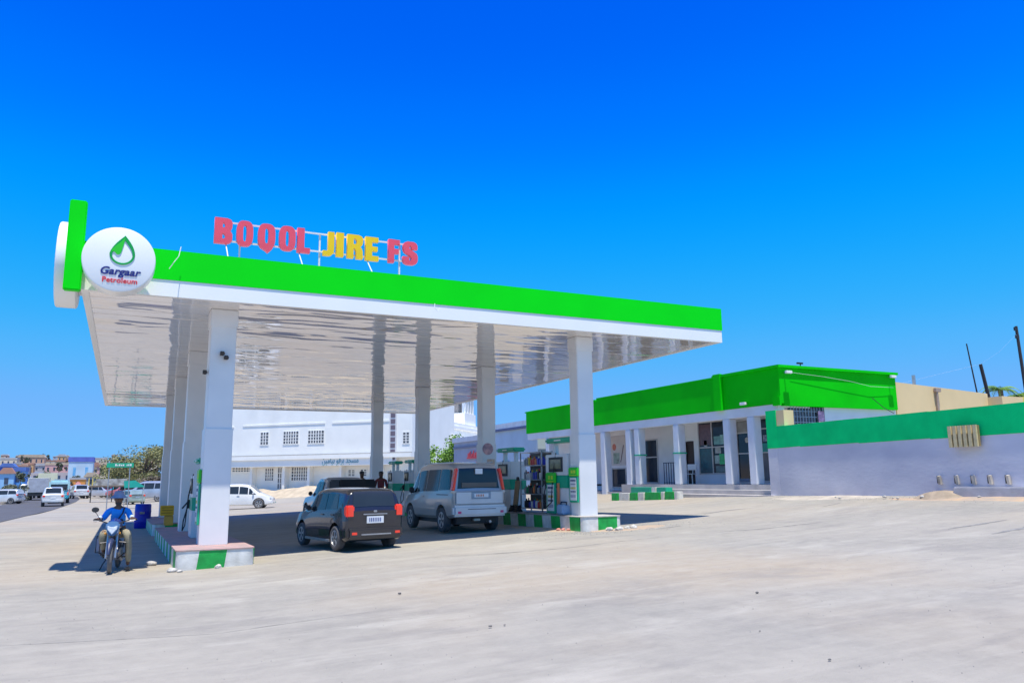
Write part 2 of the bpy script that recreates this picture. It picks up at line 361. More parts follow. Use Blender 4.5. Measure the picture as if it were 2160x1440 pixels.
# drop emblem: outline ring with a filled left notch, built proud of the face
def drop(cx, cy, w_, h_, tipx, n=40):
    pts = []
    for i in range(n + 1):
        t = i / n; a = math.pi * (-.0) + t * 2 * math.pi
        r = 1.0; x = math.sin(a); y = -math.cos(a)                # start at bottom
        if y > 0: x *= (1 - y) ** .62 * (1 + .35 * y); 
        yy = y if y < 0 else y * 1.75
        pts.append((cx + w_ * x + tipx * max(0, yy) / 1.75, cy + h_ * yy / 1.37))
    return pts[:-1]
outer = drop(.045, .10, .205, .27, .03); inner = drop(.045, .085, .165, .205, .03)[::-1]
me = loops_mesh([outer, inner], .006); mesh_obj('drop_outline', me, mat('logo_green', (.005, .36, .06), .4, .05), ds, (0, -.006, 0), (R(90), 0, 0))
notch = [(.075, .47), (.06, .36), (.035, .24), (.02, .18), (-.01, .145), (-.045, .15), (-.075, .185), (-.11, .20), (-.135, .17), (-.125, .235), (-.07, .30), (.01, .38)]
me = loops_mesh([[(x, y - .06) for x, y in notch]], .007); mesh_obj('drop_leaf', me, mat('logo_bright_green', (.03, .62, .02), .4, .05), ds, (0, -.007, 0), (R(90), 0, 0))
text_mesh('Gargaar', .19, .005, 'sign_word', mat('logo_navy', (.02, .025, .20), .4), ds, (.02, -.006, -.285), (R(90), 0, 0), 1.02, .005, shear=.25, sp=1.02)
text_mesh('Petroleum', .135, .005, 'sign_word', mat('logo_red', (.72, .03, .04), .4), ds, (.035, -.006, -.43), (R(90), 0, 0), 1.0, .002)
ds2 = drum('round_sign', (-1.32, 16.4, 5.58), (-1, 0, 0), .80, .36, 'round white sign seen edge-on behind the green fin on the canopy corner')
part('mounting_box', B(-.96, -.9, 16.3, 16.8, 5.1, 5.8), M['fwhite'], ds2)

# ---------------------------------------------------------------- letters on the canopy
LY = 16.5
def ell(cx, cy, a, b_, n=24, p=2.6):
    return [(cx + a * math.copysign(abs(math.cos(t)) ** (2 / p), math.cos(t)), cy + b_ * math.copysign(abs(math.sin(t)) ** (2 / p), math.sin(t))) for t in [2 * math.pi * i / n for i in range(n)]]
def glyph(ch):
    if ch == 'B':
        o = [(0, 0), (.72, 0), (.92, .06), (1, .16), (1, .36), (.93, .47), (.84, .52), (.93, .57), (.98, .66), (.98, .84), (.9, .95), (.7, 1), (0, 1)]
        return [o, [(.44, .18), (.44, .40), (.55, .38), (.60, .33), (.60, .24), (.55, .19)], [(.44, .62), (.44, .82), (.54, .81), (.58, .75), (.58, .68), (.54, .63)]]
    if ch == 'O': return [ell(.5, .5, .5, .5, 32, 3), ell(.5, .5, .11, .33, 20, 3)]
    if ch == 'Q': 
        o = ell(.5, .5, .5, .5, 32, 3)
        o = [(x, y) for x, y in o if y > .06] ; 
        pts = sorted(o, key=lambda p: math.atan2(p[1] - .5, p[0] - .5))
        lowest = [(.18, .02), (.45, -.08), (.6, -.16), (.78, -.04), (.86, .03)]
        # start just after the lower right corner, go round, close by the tail
        pts = [p for p in pts if p[1] > .08]
        k = min(range(len(pts)), key=lambda i: (math.atan2(pts[i][1] - .5, pts[i][0] - .5) + math.pi / 2) % (2 * math.pi))
        pts = pts[k:] + pts[:k]
        return [pts + lowest, ell(.5, .52, .11, .32, 20, 3)]
    if ch == 'L': return [[(0, 0), (1, 0), (1, .20), (.54, .20), (.54, 1), (0, 1)]]
    if ch == 'J': return [[(0, 0), (.55, 0), (.8, .04), (.95, .12), (1, .25), (1, 1), (.45, 1), (.45, .28), (.4, .2), (0, .2)]]
    if ch == 'I': return [[(0, 0), (1, 0), (1, 1), (0, 1)]]
    if ch == 'R': return [[(0, 0), (.4, 0), (.4, .42), (.5, .40), (.57, .30), (.58, 0), (1, 0), (.99, .3), (.93, .44), (.82, .5), (.94, .57), (1, .68), (1, .84), (.92, .95), (.72, 1), (0, 1)], [(.4, .6), (.4, .84), (.54, .83), (.6, .77), (.6, .67), (.54, .61)]]
    if ch == 'E': return [[(0, 0), (1, 0), (1, .2), (.5, .2), (.5, .41), (.92, .41), (.92, .6), (.5, .6), (.5, .8), (.97, .8), (.97, 1), (0, 1)]]
    if ch == 'F': return [[(0, 0), (.5, 0), (.5, .40), (.92, .40), (.92, .6), (.5, .6), (.5, .8), (1, .8), (1, 1), (0, 1)]]
    if ch == 'S':
        return [[(0, .34), (0, .18), (.08, .06), (.28, 0), (.7, 0), (.9, .06), (1, .18), (1, .38), (.92, .5), (.5, .66), (.42, .72), (.43, .80), (.5, .83), (.58, .79), (.6, .68), (.98, .68), (.98, .84), (.88, .95), (.7, 1), (.3, 1), (.1, .94), (.02, .82), (.02, .64), (.12, .52), (.5, .37), (.58, .3), (.57, .2), (.5, .16), (.43, .2), (.41, .34)]]
LX = [('B', 1.38, 1.73), ('O', 1.81, 2.14), ('Q', 2.24, 2.59), ('O', 2.67, 3.01), ('L', 3.05, 3.32), ('J', 3.60, 3.84), ('I', 3.89, 4.05), ('R', 4.13, 4.48), ('E', 4.54, 4.84), ('F', 5.07, 5.33), ('S', 5.41, 5.76)]
sg = empty('letter_sign', (3.57, LY, 5.9), 0, 'raised red and yellow letters BOQOL JIRE FS on a white frame above the canopy', 'sign')
for i, (ch, xa, xb) in enumerate(LX):
    me = loops_mesh([[(x * (xb - xa), y * .54) for x, y in lp] for lp in glyph(ch)], .05)
    o = mesh_obj('letter', me, M['let_y'] if 5 <= i <= 8 else M['let_r'], sg, (xa - 3.57, 0, 6.365 - 5.9 - .004 * (i % 3)), (R(90), 0, 0))
fr = MB()
for z in (6.44, 6.84): fr.box(1.4, 5.74, LY + .06, LY + .09, z, z + .03)
part('rail', fr, M['wsteel'], sg)
for x in (1.9, 3.555, 5.37): part('post', MB().box(x - .017, x + .017, LY + .09, LY + .124, 5.56, 6.87), M['wsteel'], sg)
for x in (1.62, 3.1, 4.6): part('brace', MB().frame((x, LY + .1, 6.42), (x + .02, LY - .45, 5.9), 6, .012), M['wsteel'], sg)

# ---------------------------------------------------------------- pump islands
def island(x0, x1, y0, y1, ztop, label, stripe, skew=.0, grp='striped pump islands', rise=0.0, slope=0.0):
    root = empty('pump_island', ((x0 + x1) / 2, (y0 + y1) / 2, g((x0 + x1) / 2, (y0 + y1) / 2)), 0, label, 'kerb island', grp)
    def zt(y): return ztop - slope * (y - y0)
    r = .16
    # painted side blocks: left face, right face, front, back
    def sides(yA, yB, x, dx, k):
        m_ = MB(); zb = min(g(x, yA), g(x, yB)) - .12; s = skew * (1 if dx > 0 else -1)
        pts = [(x, yA, zb), (x, yB, zb), (x, yB + s, zt(yB) - .02), (x, yA + s, zt(yA) - .02)]
        m_.add(pts + [(px + dx, py, pz) for px, py, pz in pts], [(0, 1, 2, 3), (4, 7, 6, 5), (0, 4, 5, 1), (1, 5, 6, 2), (2, 6, 7, 3), (3, 7, 4, 0)])
        part('kerb_block', m_, M['kgreen'] if k else M['kwhite'], root)
    for x, dx in ((x0, .12), (x1, -.12)):
        y = y0 + r; k = 1; w_ = stripe
        while y < y1 - r - .05:
            yb = min(y + w_, y1 - r); sides(y, yb, x, dx, k % 2); y = yb; k += 1
    for yy, dyy in ((y0, .12), (y1, -.12)):
        span = (x1 - x0) - 2 * r; xa = x0 + r; segs = [(0, .16, 0), (.16, .62, 1), (.62, 1.0, 0)] if x0 < 5 else [(0, .30, 0), (.30, 1.0, 1)]
        for a, b_, k in segs:
            m_ = MB(); zb = g(xa, yy) - .12; s = .06 if x0 < 5 else 0
            pts = [(xa + a * span, yy, zb), (xa + b_ * span, yy, zb), (xa + b_ * span + (s if b_ < 1 else 0), yy, zt(yy) - .02), (xa + a * span + (s if a > 0 else 0), yy, zt(yy) - .02)]
            m_.add(pts + [(px, py + dyy, pz) for px, py, pz in pts], [(0, 1, 2, 3), (4, 7, 6, 5), (0, 4, 5, 1), (1, 5, 6, 2), (2, 6, 7, 3), (3, 7, 4, 0)])
            part('kerb_block', m_, M['kgreen'] if k else M['kwhite'], root)
    for cx, cy, a0 in ((x0 + r, y0 + r, 180), (x1 - r, y0 + r, 270), (x1 - r, y1 - r, 0), (x0 + r, y1 - r, 90)):
        pts = [(cx, cy)] + [(cx + r * math.cos(R(a0 + t)), cy + r * math.sin(R(a0 + t))) for t in range(0, 91, 15)]
        part('corner_block', MB().prism(pts, g(cx, cy) - .12, zt(cy) - .02), M['kwhite'], root, smooth=40)
    m_ = MB(); o_ = .0
    pts = []
    for cx, cy, a0 in ((x0 + r, y0 + r, 180), (x1 - r, y0 + r, 270), (x1 - r, y1 - r, 0), (x0 + r, y1 - r, 90)):
        pts += [(cx + (r + .012) * math.cos(R(a0 + t)), cy + (r + .012) * math.sin(R(a0 + t))) for t in range(0, 91, 15)]
    nn = len(pts)
    m_.add([(x, y, zt(y) - .02) for x, y in pts] + [(x * .996 + (x0 + x1) / 2 * .004, y, zt(y)) for x, y in pts], [tuple(range(nn))[::-1], tuple(range(nn, 2 * nn))] + [(i, (i + 1) % nn, nn + (i + 1) % nn, nn + i) for i in range(nn)])
    part('island_top', m_, mat('island_top_left', (.42, .24, .23), .85, .4, 5, bump=.4, c2=(.30, .25, .24)) if x0 < 5 else M['conc'], root)
    return root
island(.96, 2.30, 15.45, 25.2, .355, 'green and white striped pump island under the near left column', .62, .08, slope=.008)
island(.96, 2.30, 27.6, 36.5, .27, 'green and white striped pump island further back beside the blue barrel', .62, slope=.012)
island(9.70, 10.78, 15.95, 25.0, .645, 'green and white striped pump island under the near right column', .46, .05, slope=.006)
island(9.70, 10.78, 27.4, 36.5, .55, 'striped pump island further back behind the silver van', .46, slope=.01)

# ---------------------------------------------------------------- pumps, boards, racks
def pump(loc, w_, h_, d_, label, side=-1, disp=True, header=True, grp='fuel pumps'):
    """dispenser: long side w_ along y, faces towards -x (side=-1)"""
    root = empty('fuel_pump', loc, 0, label, 'fuel pump', grp)
    hw = w_ / 2; hd = d_ / 2
    MB().box(-hd, hd, -hw, hw, 0, h_ * .34).build('cabinet', M['pumpw'], root, bevel=.015)
    MB().box(-hd - .01, hd + .01, -hw - .01, hw + .01, h_ * .34 + .002, h_ * .50).build('waist_panel', M['teal'], root, bevel=.012)
    MB().box(-hd, hd, -hw, hw, h_ * .50 + .002, h_ * .78).build('upper_cabinet', M['pumpw'], root, bevel=.015)
    for s in (-1, 1):
        f = MB().box(s * (hd + .012) - .01, s * (hd + .012) + .01, -hw * .62, hw * .62, h_ * .55, h_ * .74).build('display_frame', M['dark'], root)
        MB().box(s * (hd + .026) - .004, s * (hd + .026) + .004, -hw * .5, hw * .5, h_ * .59, h_ * .71).build('screen', mat('lcd_screen', (.20, .21, .13), .15, .4, 5), f)
        nz = MB().box(s * (hd + .03) - .03, s * (hd + .03) + .03, hw * .68, hw * .9, h_ * .36, h_ * .47); nz.frame((s * (hd + .05), hw * .8, h_ * .44), (s * (hd + .16), hw * .8, h_ * .36), 8, .018)
        nz.build('nozzle', M['dark'], root)
        MB().tube([(s * (hd + .04), hw * .8, h_ * .4), (s * (hd + .12), hw * .9, h_ * .2), (s * (hd + .14), hw * .6, h_ * .08), (s * (hd + .10), hw * .2, h_ * .15), (s * (hd + .06), hw * .1, h_ * .52), (s * (hd - .02), hw * .05, h_ * .80)], .014, 6).build('hose', M['black'], root)
    for yy in (-hw * .75, hw * .75):
        MB().box(-.05, .05, yy - .05, yy + .05, h_ * .78 + .002, h_ * .93).build('sign_post', M['pumpw'], root)
    if header:
        MB().box(-hd * .8, hd * .8, -hw - .12, hw + .12, h_ * .932, h_).build('header_sign', M['teal'], root, bevel=.04)
        for s in (-1, 1): MB().box(s * hd * .8 - .004, s * hd * .8 + .004, -hw * .3, hw * .3, h_ * .955, h_ * .972).build('header_mark', M['white'], root)
    return root
pump((10.18, 17.62, .64), 1.12, 1.92, .50, 'white fuel pump with a green header on the near right island')
pump((10.18, 20.75, .62), .95, 1.80, .50, 'white fuel pump seen past the rear corner of the silver van')
pump((10.18, 29.5, .50), .74, 1.80, .46, 'white fuel pump between the two rear columns, the right of the two')
pump((10.18, 31.6, .48), .74, 1.82, .46, 'white fuel pump between the two rear columns, the left of the two')
pump((1.68, 19.4, .33), .74, 1.75, .46, 'white fuel pump with green header behind the near left column')

def board(loc, w_, h_, label, nrm=-1, name='price_board'):
    root = empty(name, loc, 0, label, 'sign', 'green price boards')
    MB().box(-.02, .02, -w_ / 2, w_ / 2, 0, h_ * .74).build('board_panel', M['teal'], root, bevel=.01)
    MB().box(-.03, .02, -w_ / 2 - .02, w_ / 2 + .02, h_ * .742, h_).build('board_header', M['pgreen'], root, bevel=.02)
    for yy in (-w_ * .2, w_ * .12): MB().box(-.034, -.03, yy - .045, yy + .045, h_ * .83, h_ * .92).build('header_mark', mat('header_yellow', (.55, .75, .05), .5), root)
    MB().box(-.034, -.03, -w_ * .4, w_ * .4, h_ * .765, h_ * .785).build('header_line', mat('header_yellow', (.55, .75, .05), .5), root)
    sh = MB().box(-.028, -.02, -w_ * .36, w_ * .36, h_ * .06, h_ * .70).build('price_sheet', M['white'], root)
    rr = random.Random(int(loc[1] * 10))
    for j, (za, zb, mm) in enumerate(((.60, .65, 'dark_ink'), (.50, .54, 'pale_ink'), (.38, .44, 'yellow_ink'), (.29, .33, 'dark_ink'), (.14, .22, 'pale_ink'))):
        mm_ = mat(mm, {'dark_ink': (.05, .08, .20), 'pale_ink': (.35, .38, .50), 'yellow_ink': (.65, .55, .12)}[mm], .6)
        ma = MB(); y = -w_ * .30
        while y < w_ * .28:
            ww = rr.uniform(.02, .06); ma.box(-.031, -.028, y, min(y + ww, w_ * .3), h_ * za, h_ * zb); y += ww + .012
        ma.build('printed_line', mm_, sh)
    return root
board((9.915, 16.72, .95), .40, .84, 'green price board on the shaded side of the near right column', name='price_board')
b_ = board((9.88, 17.80, .66), .46, 1.02, 'green price board on the pump left of the near right column')
board((1.395, 16.95, .72), .42, 1.08, 'narrow green price board on the side of the near left column')
# orange guard strip and water container beside the pump
MB().box(-.02, .02, -.03, .03, 0, .75).build('guard_post', mat('orange_post', (.75, .22, .10), .5), None, org=(0, 0, 0), label='thin orange upright beside the pump on the near right island', cat='post').location = (9.88, 17.44, .66)
ct = empty('water_container', (9.88, 17.2, .65), 0, 'small pale blue plastic container at the foot of the near right column', 'container')
MB().box(-.12, .12, -.16, .16, 0, .24).build('tank', mat('pale_blue_plastic', (.30, .45, .66), .4), ct, bevel=.03)
MB().tube([(0, -.15, .23), (0, -.15, .30), (0, .10, .30), (0, .14, .23)], .015).build('handle', M['navy'], ct)
# round sticker and small notices on second column, built as flat prints
MB().lathe([(.18, 0), (.18, .006)], 24, Matrix.Rotation(R(90), 4, 'X')).build('round_notice', mat('notice_pink', (.62, .34, .32), .5, .6, 5, c2=(.15, .12, .2)), None, org=(0, 0, 0), label='round pinkish notice stuck on the second right column', cat='notice').location = (10.14, 22.27, 2.45)
MB().box(-.13, .13, -.004, .004, -.16, .16).build('square_notice', mat('notice_yellow', (.65, .55, .35), .5, .5, 9, c2=(.6, .25, .25)), None, label='small square pink and yellow notice low on the second right column', cat='notice').location = (10.24, 22.27, 1.98)

# oil rack: steel shelving with bottles
rk = empty('oil_rack', (10.15, 19.12, .64), 0, 'steel shelf rack of oil bottles on the near right island', 'rack')
for yy in (-.62, .62):
    for xx in (-.16, .16): MB().box(xx - .015, xx + .015, yy - .015, yy + .015, 0, 1.62).build('upright', M['steel'], rk)
shz = (.10, .48, .86, 1.24, 1.60)
for z in shz: MB().box(-.18, .18, -.635, .635, z - .012, z + .008).build('shelf', M['steel'], rk)
MB().box(.165, .175, -.605, .605, .12, 1.58).build('back_panel', mat('rack_back', (.22, .21, .20), .6), rk)
rr = random.Random(12)
cols = [('white', (.75, .75, .75)), ('red', (.65, .05, .04)), ('deep blue', (.02, .04, .45)), ('black', (.03, .03, .04)), ('grey', (.35, .35, .38)), ('orange', (.70, .22, .05)), ('green', (.02, .30, .12)), ('yellow', (.75, .55, .05))]
plan = [[3, 3, 2, 0, 2, 0, 1, 5, 3], [4, 6, 3, 3, 5, 3, 4, 3, 0], [4, 0, 0, 4, 2, 2, 3, 0, 3], [4, 4, 7, 1, 1, 5, 2, 2, 2]]
shn = ['bottom', 'second', 'third', 'top']
for si, rowc in enumerate(plan):
    y = .52
    for bi, ci in enumerate(rowc):
        nm, cc = cols[ci]; hh = rr.uniform(.20, .29); ww = rr.uniform(.045, .055)
        br = empty('oil_bottle', (10.15 - .04, 19.12 + y, .64 + shz[si] + .009), 0, f'{nm} oil bottle on the {shn[si]} shelf of the rack, {["leftmost", "second from left", "third from left", "fourth from left", "middle one", "fourth from right", "third from right", "second from right", "rightmost"][bi + (bi > 3) * 0]}', 'bottle', 'oil bottles on the rack')
        MB().box(-.05, .05, -ww, ww, 0, hh * .78).build('bottle_body', mat('plastic_' + nm.replace(' ', '_'), cc, .35, .15, 9), br, bevel=.015)
        MB().frame((0, 0, hh * .782), (0, 0, hh), 8, .022).build('cap', mat('plastic_' + cols[(ci + bi) % 8][0].replace(' ', '_'), cols[(ci + bi) % 8][1], .35, .15, 9), br)
        y -= .128
# ---------------------------------------------------------------- shop building on the right
FX = 21.0; WX = 22.6; FZ = 1.2; CZ = 3.72
sh = empty('station_shop', (24, 31, 1.0), 0, 'long single-storey station shop with deep green parapet and pale columned porch', 'building')
def wallholes(m_, y0, y1, z0, z1, x0, x1, holes):
    """wall in the plane x, with rectangular holes (ya, yb, za, zb), sorted along y"""
    y = y0
    for ya, yb, za, zb in sorted(holes):
        if ya > y: m_.box(x0, x1, y, ya, z0, z1)
        if za > z0: m_.box(x0, x1, ya, yb, z0, za)
        if zb < z1: m_.box(x0, x1, ya, yb, zb, z1)
        y = yb
    if y < y1: m_.box(x0, x1, y, y1, z0, z1)
holes = [(22.62, 23.68, 1.27, 3.80), (24.05, 24.95, 1.22, 3.80), (25.45, 27.35, 1.60, 3.86), (27.68, 28.32, 1.21, 3.08), (30.3, 31.4, 1.22, 3.3), (32.95, 34.25, 1.0, 2.0), (36, 37.2, 1.3, 3.3)]
m_ = MB(); wallholes(m_, 21.3, 40.7, .4, 4.2, WX, WX + .25, holes)
part('wall', m_, M['shopw'], sh)
part('side_wall', B(27.2, 27.35, 21.1, 40.5, .4, 4.2), M['shopw'], sh)
part('interior_floor', B(WX, 27.2, 21.1, 40.7, 1.1, 1.19), M['dark'], sh)
part('interior_back_wall', B(WX + 3, WX + 3.1, 21.3, 40.6, 1.2, 4.1), mat('interior_wall', (.12, .11, .11), .9), sh)
# south end wall (faces the camera), with its grille window
m_ = MB(); m_.box(21.55, 27.2, 20.95, 21.12, .4, 3.28).box(23.3, 27.2, 20.95, 21.12, 3.28, 4.0); part('end_wall', m_, M['white'], sh)
gw = part('grille_window', B(21.56, 23.29, 21.03, 21.06, 3.29, 3.99), mat('dim_interior', (.10, .10, .12), .3, .6, 3), sh)
bars = MB()
for i in range(12): bars.box(21.62 + i * .145, 21.64 + i * .145, 20.96, 20.98, 3.29, 3.99)
for z in (3.42, 3.62, 3.82): bars.box(21.56, 23.29, 20.965, 20.985, z, z + .018)
part('grille', bars, M['steel'], gw)
part('window_notice', MB().box(22.95, 23.25, 20.93, 20.945, 3.40, 3.86), mat('pink_notice', (.65, .35, .5), .6, .5, 9), gw)
# parapet / fascia
m_ = MB().box(FX, FX + .18, 20.8, 40.7, 4.08, 5.36); part('green_parapet', m_, M['sgreen'], sh)
part('green_end_parapet', B(FX + .18, 27.15, 20.8, 20.98, 4.0, 5.36), M['sgreen'], sh)
part('parapet_back', MB().box(26.97, 27.15, 20.98, 40.7, 4.0, 5.36).box(FX + .18, 26.97, 40.5, 40.68, 4.0, 5.36), M['sgreen'], sh)
cp = MB().box(FX - .10, FX + .22, 20.7, 24.3, 5.363, 5.46).box(FX - .03, FX + .22, 24.3, 33.0, 5.363, 5.42).box(FX + .22, 27.22, 20.7, 21.02, 5.363, 5.46)
part('parapet_coping', cp, M['sgreen'], sh)
part('parapet_coping_far', B(FX - .06, FX + .22, 33.05, 40.75, 5.28, 5.34), M['sgreen'], sh)
part('parapet_pilaster', B(FX - .14, FX - .003, 23.78, 24.2, 4.06, 5.50), M['sgreen'], sh, bevel=.01)
part('corner_bracket', B(FX - .10, FX - .003, 20.75, 21.1, 4.0, 4.3), M['sgreen'], sh)
part('roof_slab', B(FX + .18, 26.97, 20.98, 40.5, 4.4, 4.55), M['conc'], sh)
part('porch_beam', B(FX + .03, FX + .33, 20.98, 40.6, CZ, 4.07), M['shopw'], sh)
part('porch_ceiling', B(FX + .33, WX, 20.98, 40.6, 3.95, 4.06), M['shopw'], sh)
for ya, yb, z0 in ((32.31, 32.94, .5), (30.09, 30.85, .7), (29.5, 30.05, FZ), (26.53, 27.29, FZ), (23.38, 24.15, FZ), (22.16, 22.7, FZ), (35.2, 35.7, .9), (38, 38.5, .9)):
    yc = (ya + yb) / 2; w_ = .19 if z0 > 1 else .2
    c0 = part('porch_column', MB().box(FX + .02, FX + .40, yc - w_, yc + w_, z0, CZ), mat('porch_column_paint', (.70, .72, .78), .5, .06), sh, bevel=.03)
    if abs(yc - 26.9) < .3 or abs(yc - 29.8) < .3: part('column_band', MB().box(FX + .0, FX + .42, yc - w_ - .02, yc + w_ + .02, 2.48, 2.54), M['teal'], c0)
# porch platform with steps
part('porch_slab', B(FX - .05, WX + .1, 20.9, 31.0, .5, FZ), M['step'], sh)
part('porch_slab', B(FX + .1, WX + .1, 31.0, 40.7, .3, .85), M['step'], sh)
part('step', B(20.35, FX - .05, 20.6, 28.2, .4, 1.02), M['step'], sh, bevel=.01)
part('step', B(19.85, 20.35, 20.3, 27.6, .3, .86), mat('step_pale', (.56, .52, .50), .85, .15, 3, bump=.3), sh, bevel=.01)
alum = mat('aluminium_frame', (.52, .50, .50), .4, .1, 5, metal=.2)
def frame(name, y0, y1, z0, z1, mull_y=(), mull_z=(), fw=.06, gm_=None, x=WX):
    f = MB().box(x - .03, x + .05, y0, y0 + fw, z0, z1).box(x - .03, x + .05, y1 - fw, y1, z0, z1).box(x - .03, x + .05, y0 + fw, y1 - fw, z0, z0 + fw).box(x - .03, x + .05, y0 + fw, y1 - fw, z1 - fw, z1)
    for yy in mull_y: f.box(x - .028, x + .048, yy - fw / 2, yy + fw / 2, z0 + fw, z1 - fw)
    o = part(name, f, alum, sh)
    for zz in mull_z:
        ma = MB().box(x - .034, x + .0, y0 + fw, y1 - fw, zz - .025, zz + .025); part('rail', ma, alum, o)
    ys_ = [y0 + fw] + [q + fw / 2 for q in mull_y for _ in (0,)]; ye = [q - fw / 2 for q in mull_y] + [y1 - fw]
    for a, b_ in zip(ys_, ye): part('pane', B(x + .01, x + .018, a, b_, z0 + fw, z1 - fw), gm_ or M['sglass'], o)
    return o
wf = frame('window', 25.45, 27.35, 1.60, 3.86, (26.45,), (2.75,))
# goods shown behind the big pane
for ya, yb, za, zb, cc in ((25.55, 25.95, 2.85, 3.25, (.25, .45, .45)), (25.95, 26.35, 2.85, 3.2, (.15, .35, .35)), (26.8, 27.0, 2.8, 3.05, (.55, .58, .6)), (25.6, 26.05, 2.02, 2.45, (.02, .50, .16)), (26.05, 26.35, 2.05, 2.40, (.35, .45, .4)), (25.95, 26.3, 2.48, 2.72, (.45, .45, .42)), (26.5, 27.28, 1.7, 2.7, (.01, .10, .13)), (25.6, 26.3, 1.68, 1.95, (.10, .18, .18)), (26.5, 27.28, 2.85, 3.75, (.12, .06, .08))):
    part('window_sticker', B(WX + .001, WX + .0095, ya, yb, za, zb), mat('sticker_%d_%d' % (ya * 100, za * 100), cc, .3, .35, 7), wf)
dr = frame('door', 24.05, 24.95, 1.22, 3.80, (), (3.25, 2.42), .07, mat('dark_door_glass', (.006, .006, .012), .08, .2))
part('door_sticker', MB().lathe([(.11, 0), (.11, .005)], 16, Matrix.Translation((WX - .002, 24.35, 2.95)) @ Matrix.Rotation(R(-90), 4, 'Y')), mat('sticker_pale', (.45, .42, .38), .5), dr)
part('transom', B(WX + .0, WX + .009, 24.14, 24.88, 3.28, 3.72), mat('transom_glass', (.28, .27, .24), .3, .3, 3), dr)
part('kick_panel', B(WX - .02, WX + .009, 24.14, 24.88, 1.3, 1.42), mat('kick_grey', (.3, .3, .33), .5), dr)
w2 = frame('window', 22.62, 23.68, 1.27, 3.80, (), (3.35, 2.42), .07)
part('window_sticker', B(WX + .001, WX + .0095, 22.75, 23.6, 2.45, 2.78), mat('sticker_teal2', (.01, .30, .25), .4), w2)
part('window_sticker', B(WX + .001, WX + .0095, 22.8, 23.45, 2.85, 3.1), mat('sticker_mix', (.30, .33, .36), .4, .9, 9, c2=(.05, .06, .2)), w2)
part('blind', B(WX + .001, WX + .0095, 22.69, 23.6, 1.35, 2.38), mat('blind_grey', (.17, .16, .17), .5, .2, 3), w2)
nd = part('narrow_door', B(WX + .06, WX + .1, 27.70, 28.3, 1.21, 3.06), mat('brown_door', (.05, .025, .02), .5, .4, 2), sh)
part('door_edge', B(WX - .04, WX + .0, 28.24, 28.32, 1.21, 3.0), M['pumpw'], nd)
nr = frame('window', 30.3, 31.4, 1.22, 3.3, (), (2.45,), .06)
part('counter_display', MB().box(WX + .3, WX + .5, 30.4, 31.3, 1.3, 1.95).box(WX + .3, WX + .45, 30.45, 31.2, 2.05, 2.3), mat('display_goods', (.18, .12, .12), .5, .9, 6, c2=(.03, .05, .06)), nr)
pw = frame('window', 32.95, 34.25, 1.0, 2.0, (), (), .06)
po = part('poster', B(WX - .02, WX - .005, 32.95, 34.25, 2.12, 3.62), mat('poster_paper', (.62, .56, .53), .5, .1, 2), sh)
part('poster_print', MB().lathe([(.17, 0), (.17, .004)], 24, Matrix.Translation((WX - .021, 33.95, 3.05)) @ Matrix.Rotation(R(-90), 4, 'Y')), mat('poster_red', (.60, .18, .12), .5, .3, 8), po)
part('poster_print', MB().prism([(-.03, -.45), (.03, -.45), (.03, .45), (-.03, .45)], 0, .004, Matrix.Translation((WX - .0215, 33.25, 2.7)) @ Matrix.Rotation(R(-90), 4, 'Y') @ Matrix.Rotation(R(70), 4, 'Z')), mat('poster_dark', (.08, .03, .03), .5), po)
part('poster_print', B(WX - .024, WX - .0205, 33.5, 34.05, 2.2, 2.75), mat('poster_green', (.30, .38, .30), .5, .5, 6), po)
# railing in front of the porch
rl = empty('porch_railing', (21.75, 28.3, 1.2), 0, 'short dark metal railing on the porch before the pale wall', 'railing')
for i in range(7): MB().box(-.012, .012, -.55 + i * .17 - .012, -.55 + i * .17 + .012, 0, .92).build('bar', M['navy'], rl)
MB().box(-.018, .018, -.57, .50, .92, .95).build('top_rail', M['navy'], rl)
MB().box(-.018, .018, -.57, .50, .05, .08).build('bottom_rail', M['navy'], rl)
# plastic chair at the narrow door
ch = empty('plastic_chair', (22.05, 27.35, 1.2), R(-70), 'white plastic chair on the porch in front of the narrow dark door', 'chair')
MB().box(-.22, .22, -.2, .2, .42, .45).build('seat', M['white'], ch, bevel=.01)
MB().box(-.22, .22, .17, .21, .60, .85).build('backrest', M['white'], ch, bevel=.01)
for sx in (-1, 1):
    for sy in (-1, 1): MB().frame((sx * .20, sy * .18, .42), (sx * .24, sy * .22, 0), 6, .02).build('leg', M['white'], ch)
    MB().tube([(sx * .24, -.18, .45), (sx * .25, -.16, .64), (sx * .24, .18, .66)], .016).build('armrest', M['white'], ch)
    MB().frame((sx * .21, .19, .45), (sx * .21, .2, .62), 6, .015).build('back_post', M['white'], ch)
# small lamps and a camera on the green parapet
for i, (x, y, z, lb) in enumerate(((21.25, 20.62, 5.18, 'small white floodlight at the left end of the bright green end parapet'), (26.75, 20.62, 5.27, 'small white floodlight at the right end of the bright green end parapet'), (20.85, 22.5, 4.2, 'small white lamp low on the shaded green parapet near the pilaster'))):
    r_ = empty('floodlight', (x, y, z), 0 if i < 2 else R(-90), lb, 'lamp', 'small lamps on the green parapet')
    MB().box(-.14, .14, -.10, .0, -.05, .05).build('lamp_housing', M['white'], r_, bevel=.012)
    MB().box(-.02, .02, 0, .18, -.02, .02).build('bracket', M['steel'], r_)
rc = empty('rooftop_camera', (22.2, 20.9, 5.46), 0, 'small camera on a short stalk on the coping of the green end parapet', 'camera')
MB().frame((0, 0, 0), (0, 0, .10), 8, .02).build('stalk', M['darkm'], rc); MB().box(-.16, .12, -.04, .04, .10, .16).build('camera_body', M['darkm'], rc, bevel=.01)
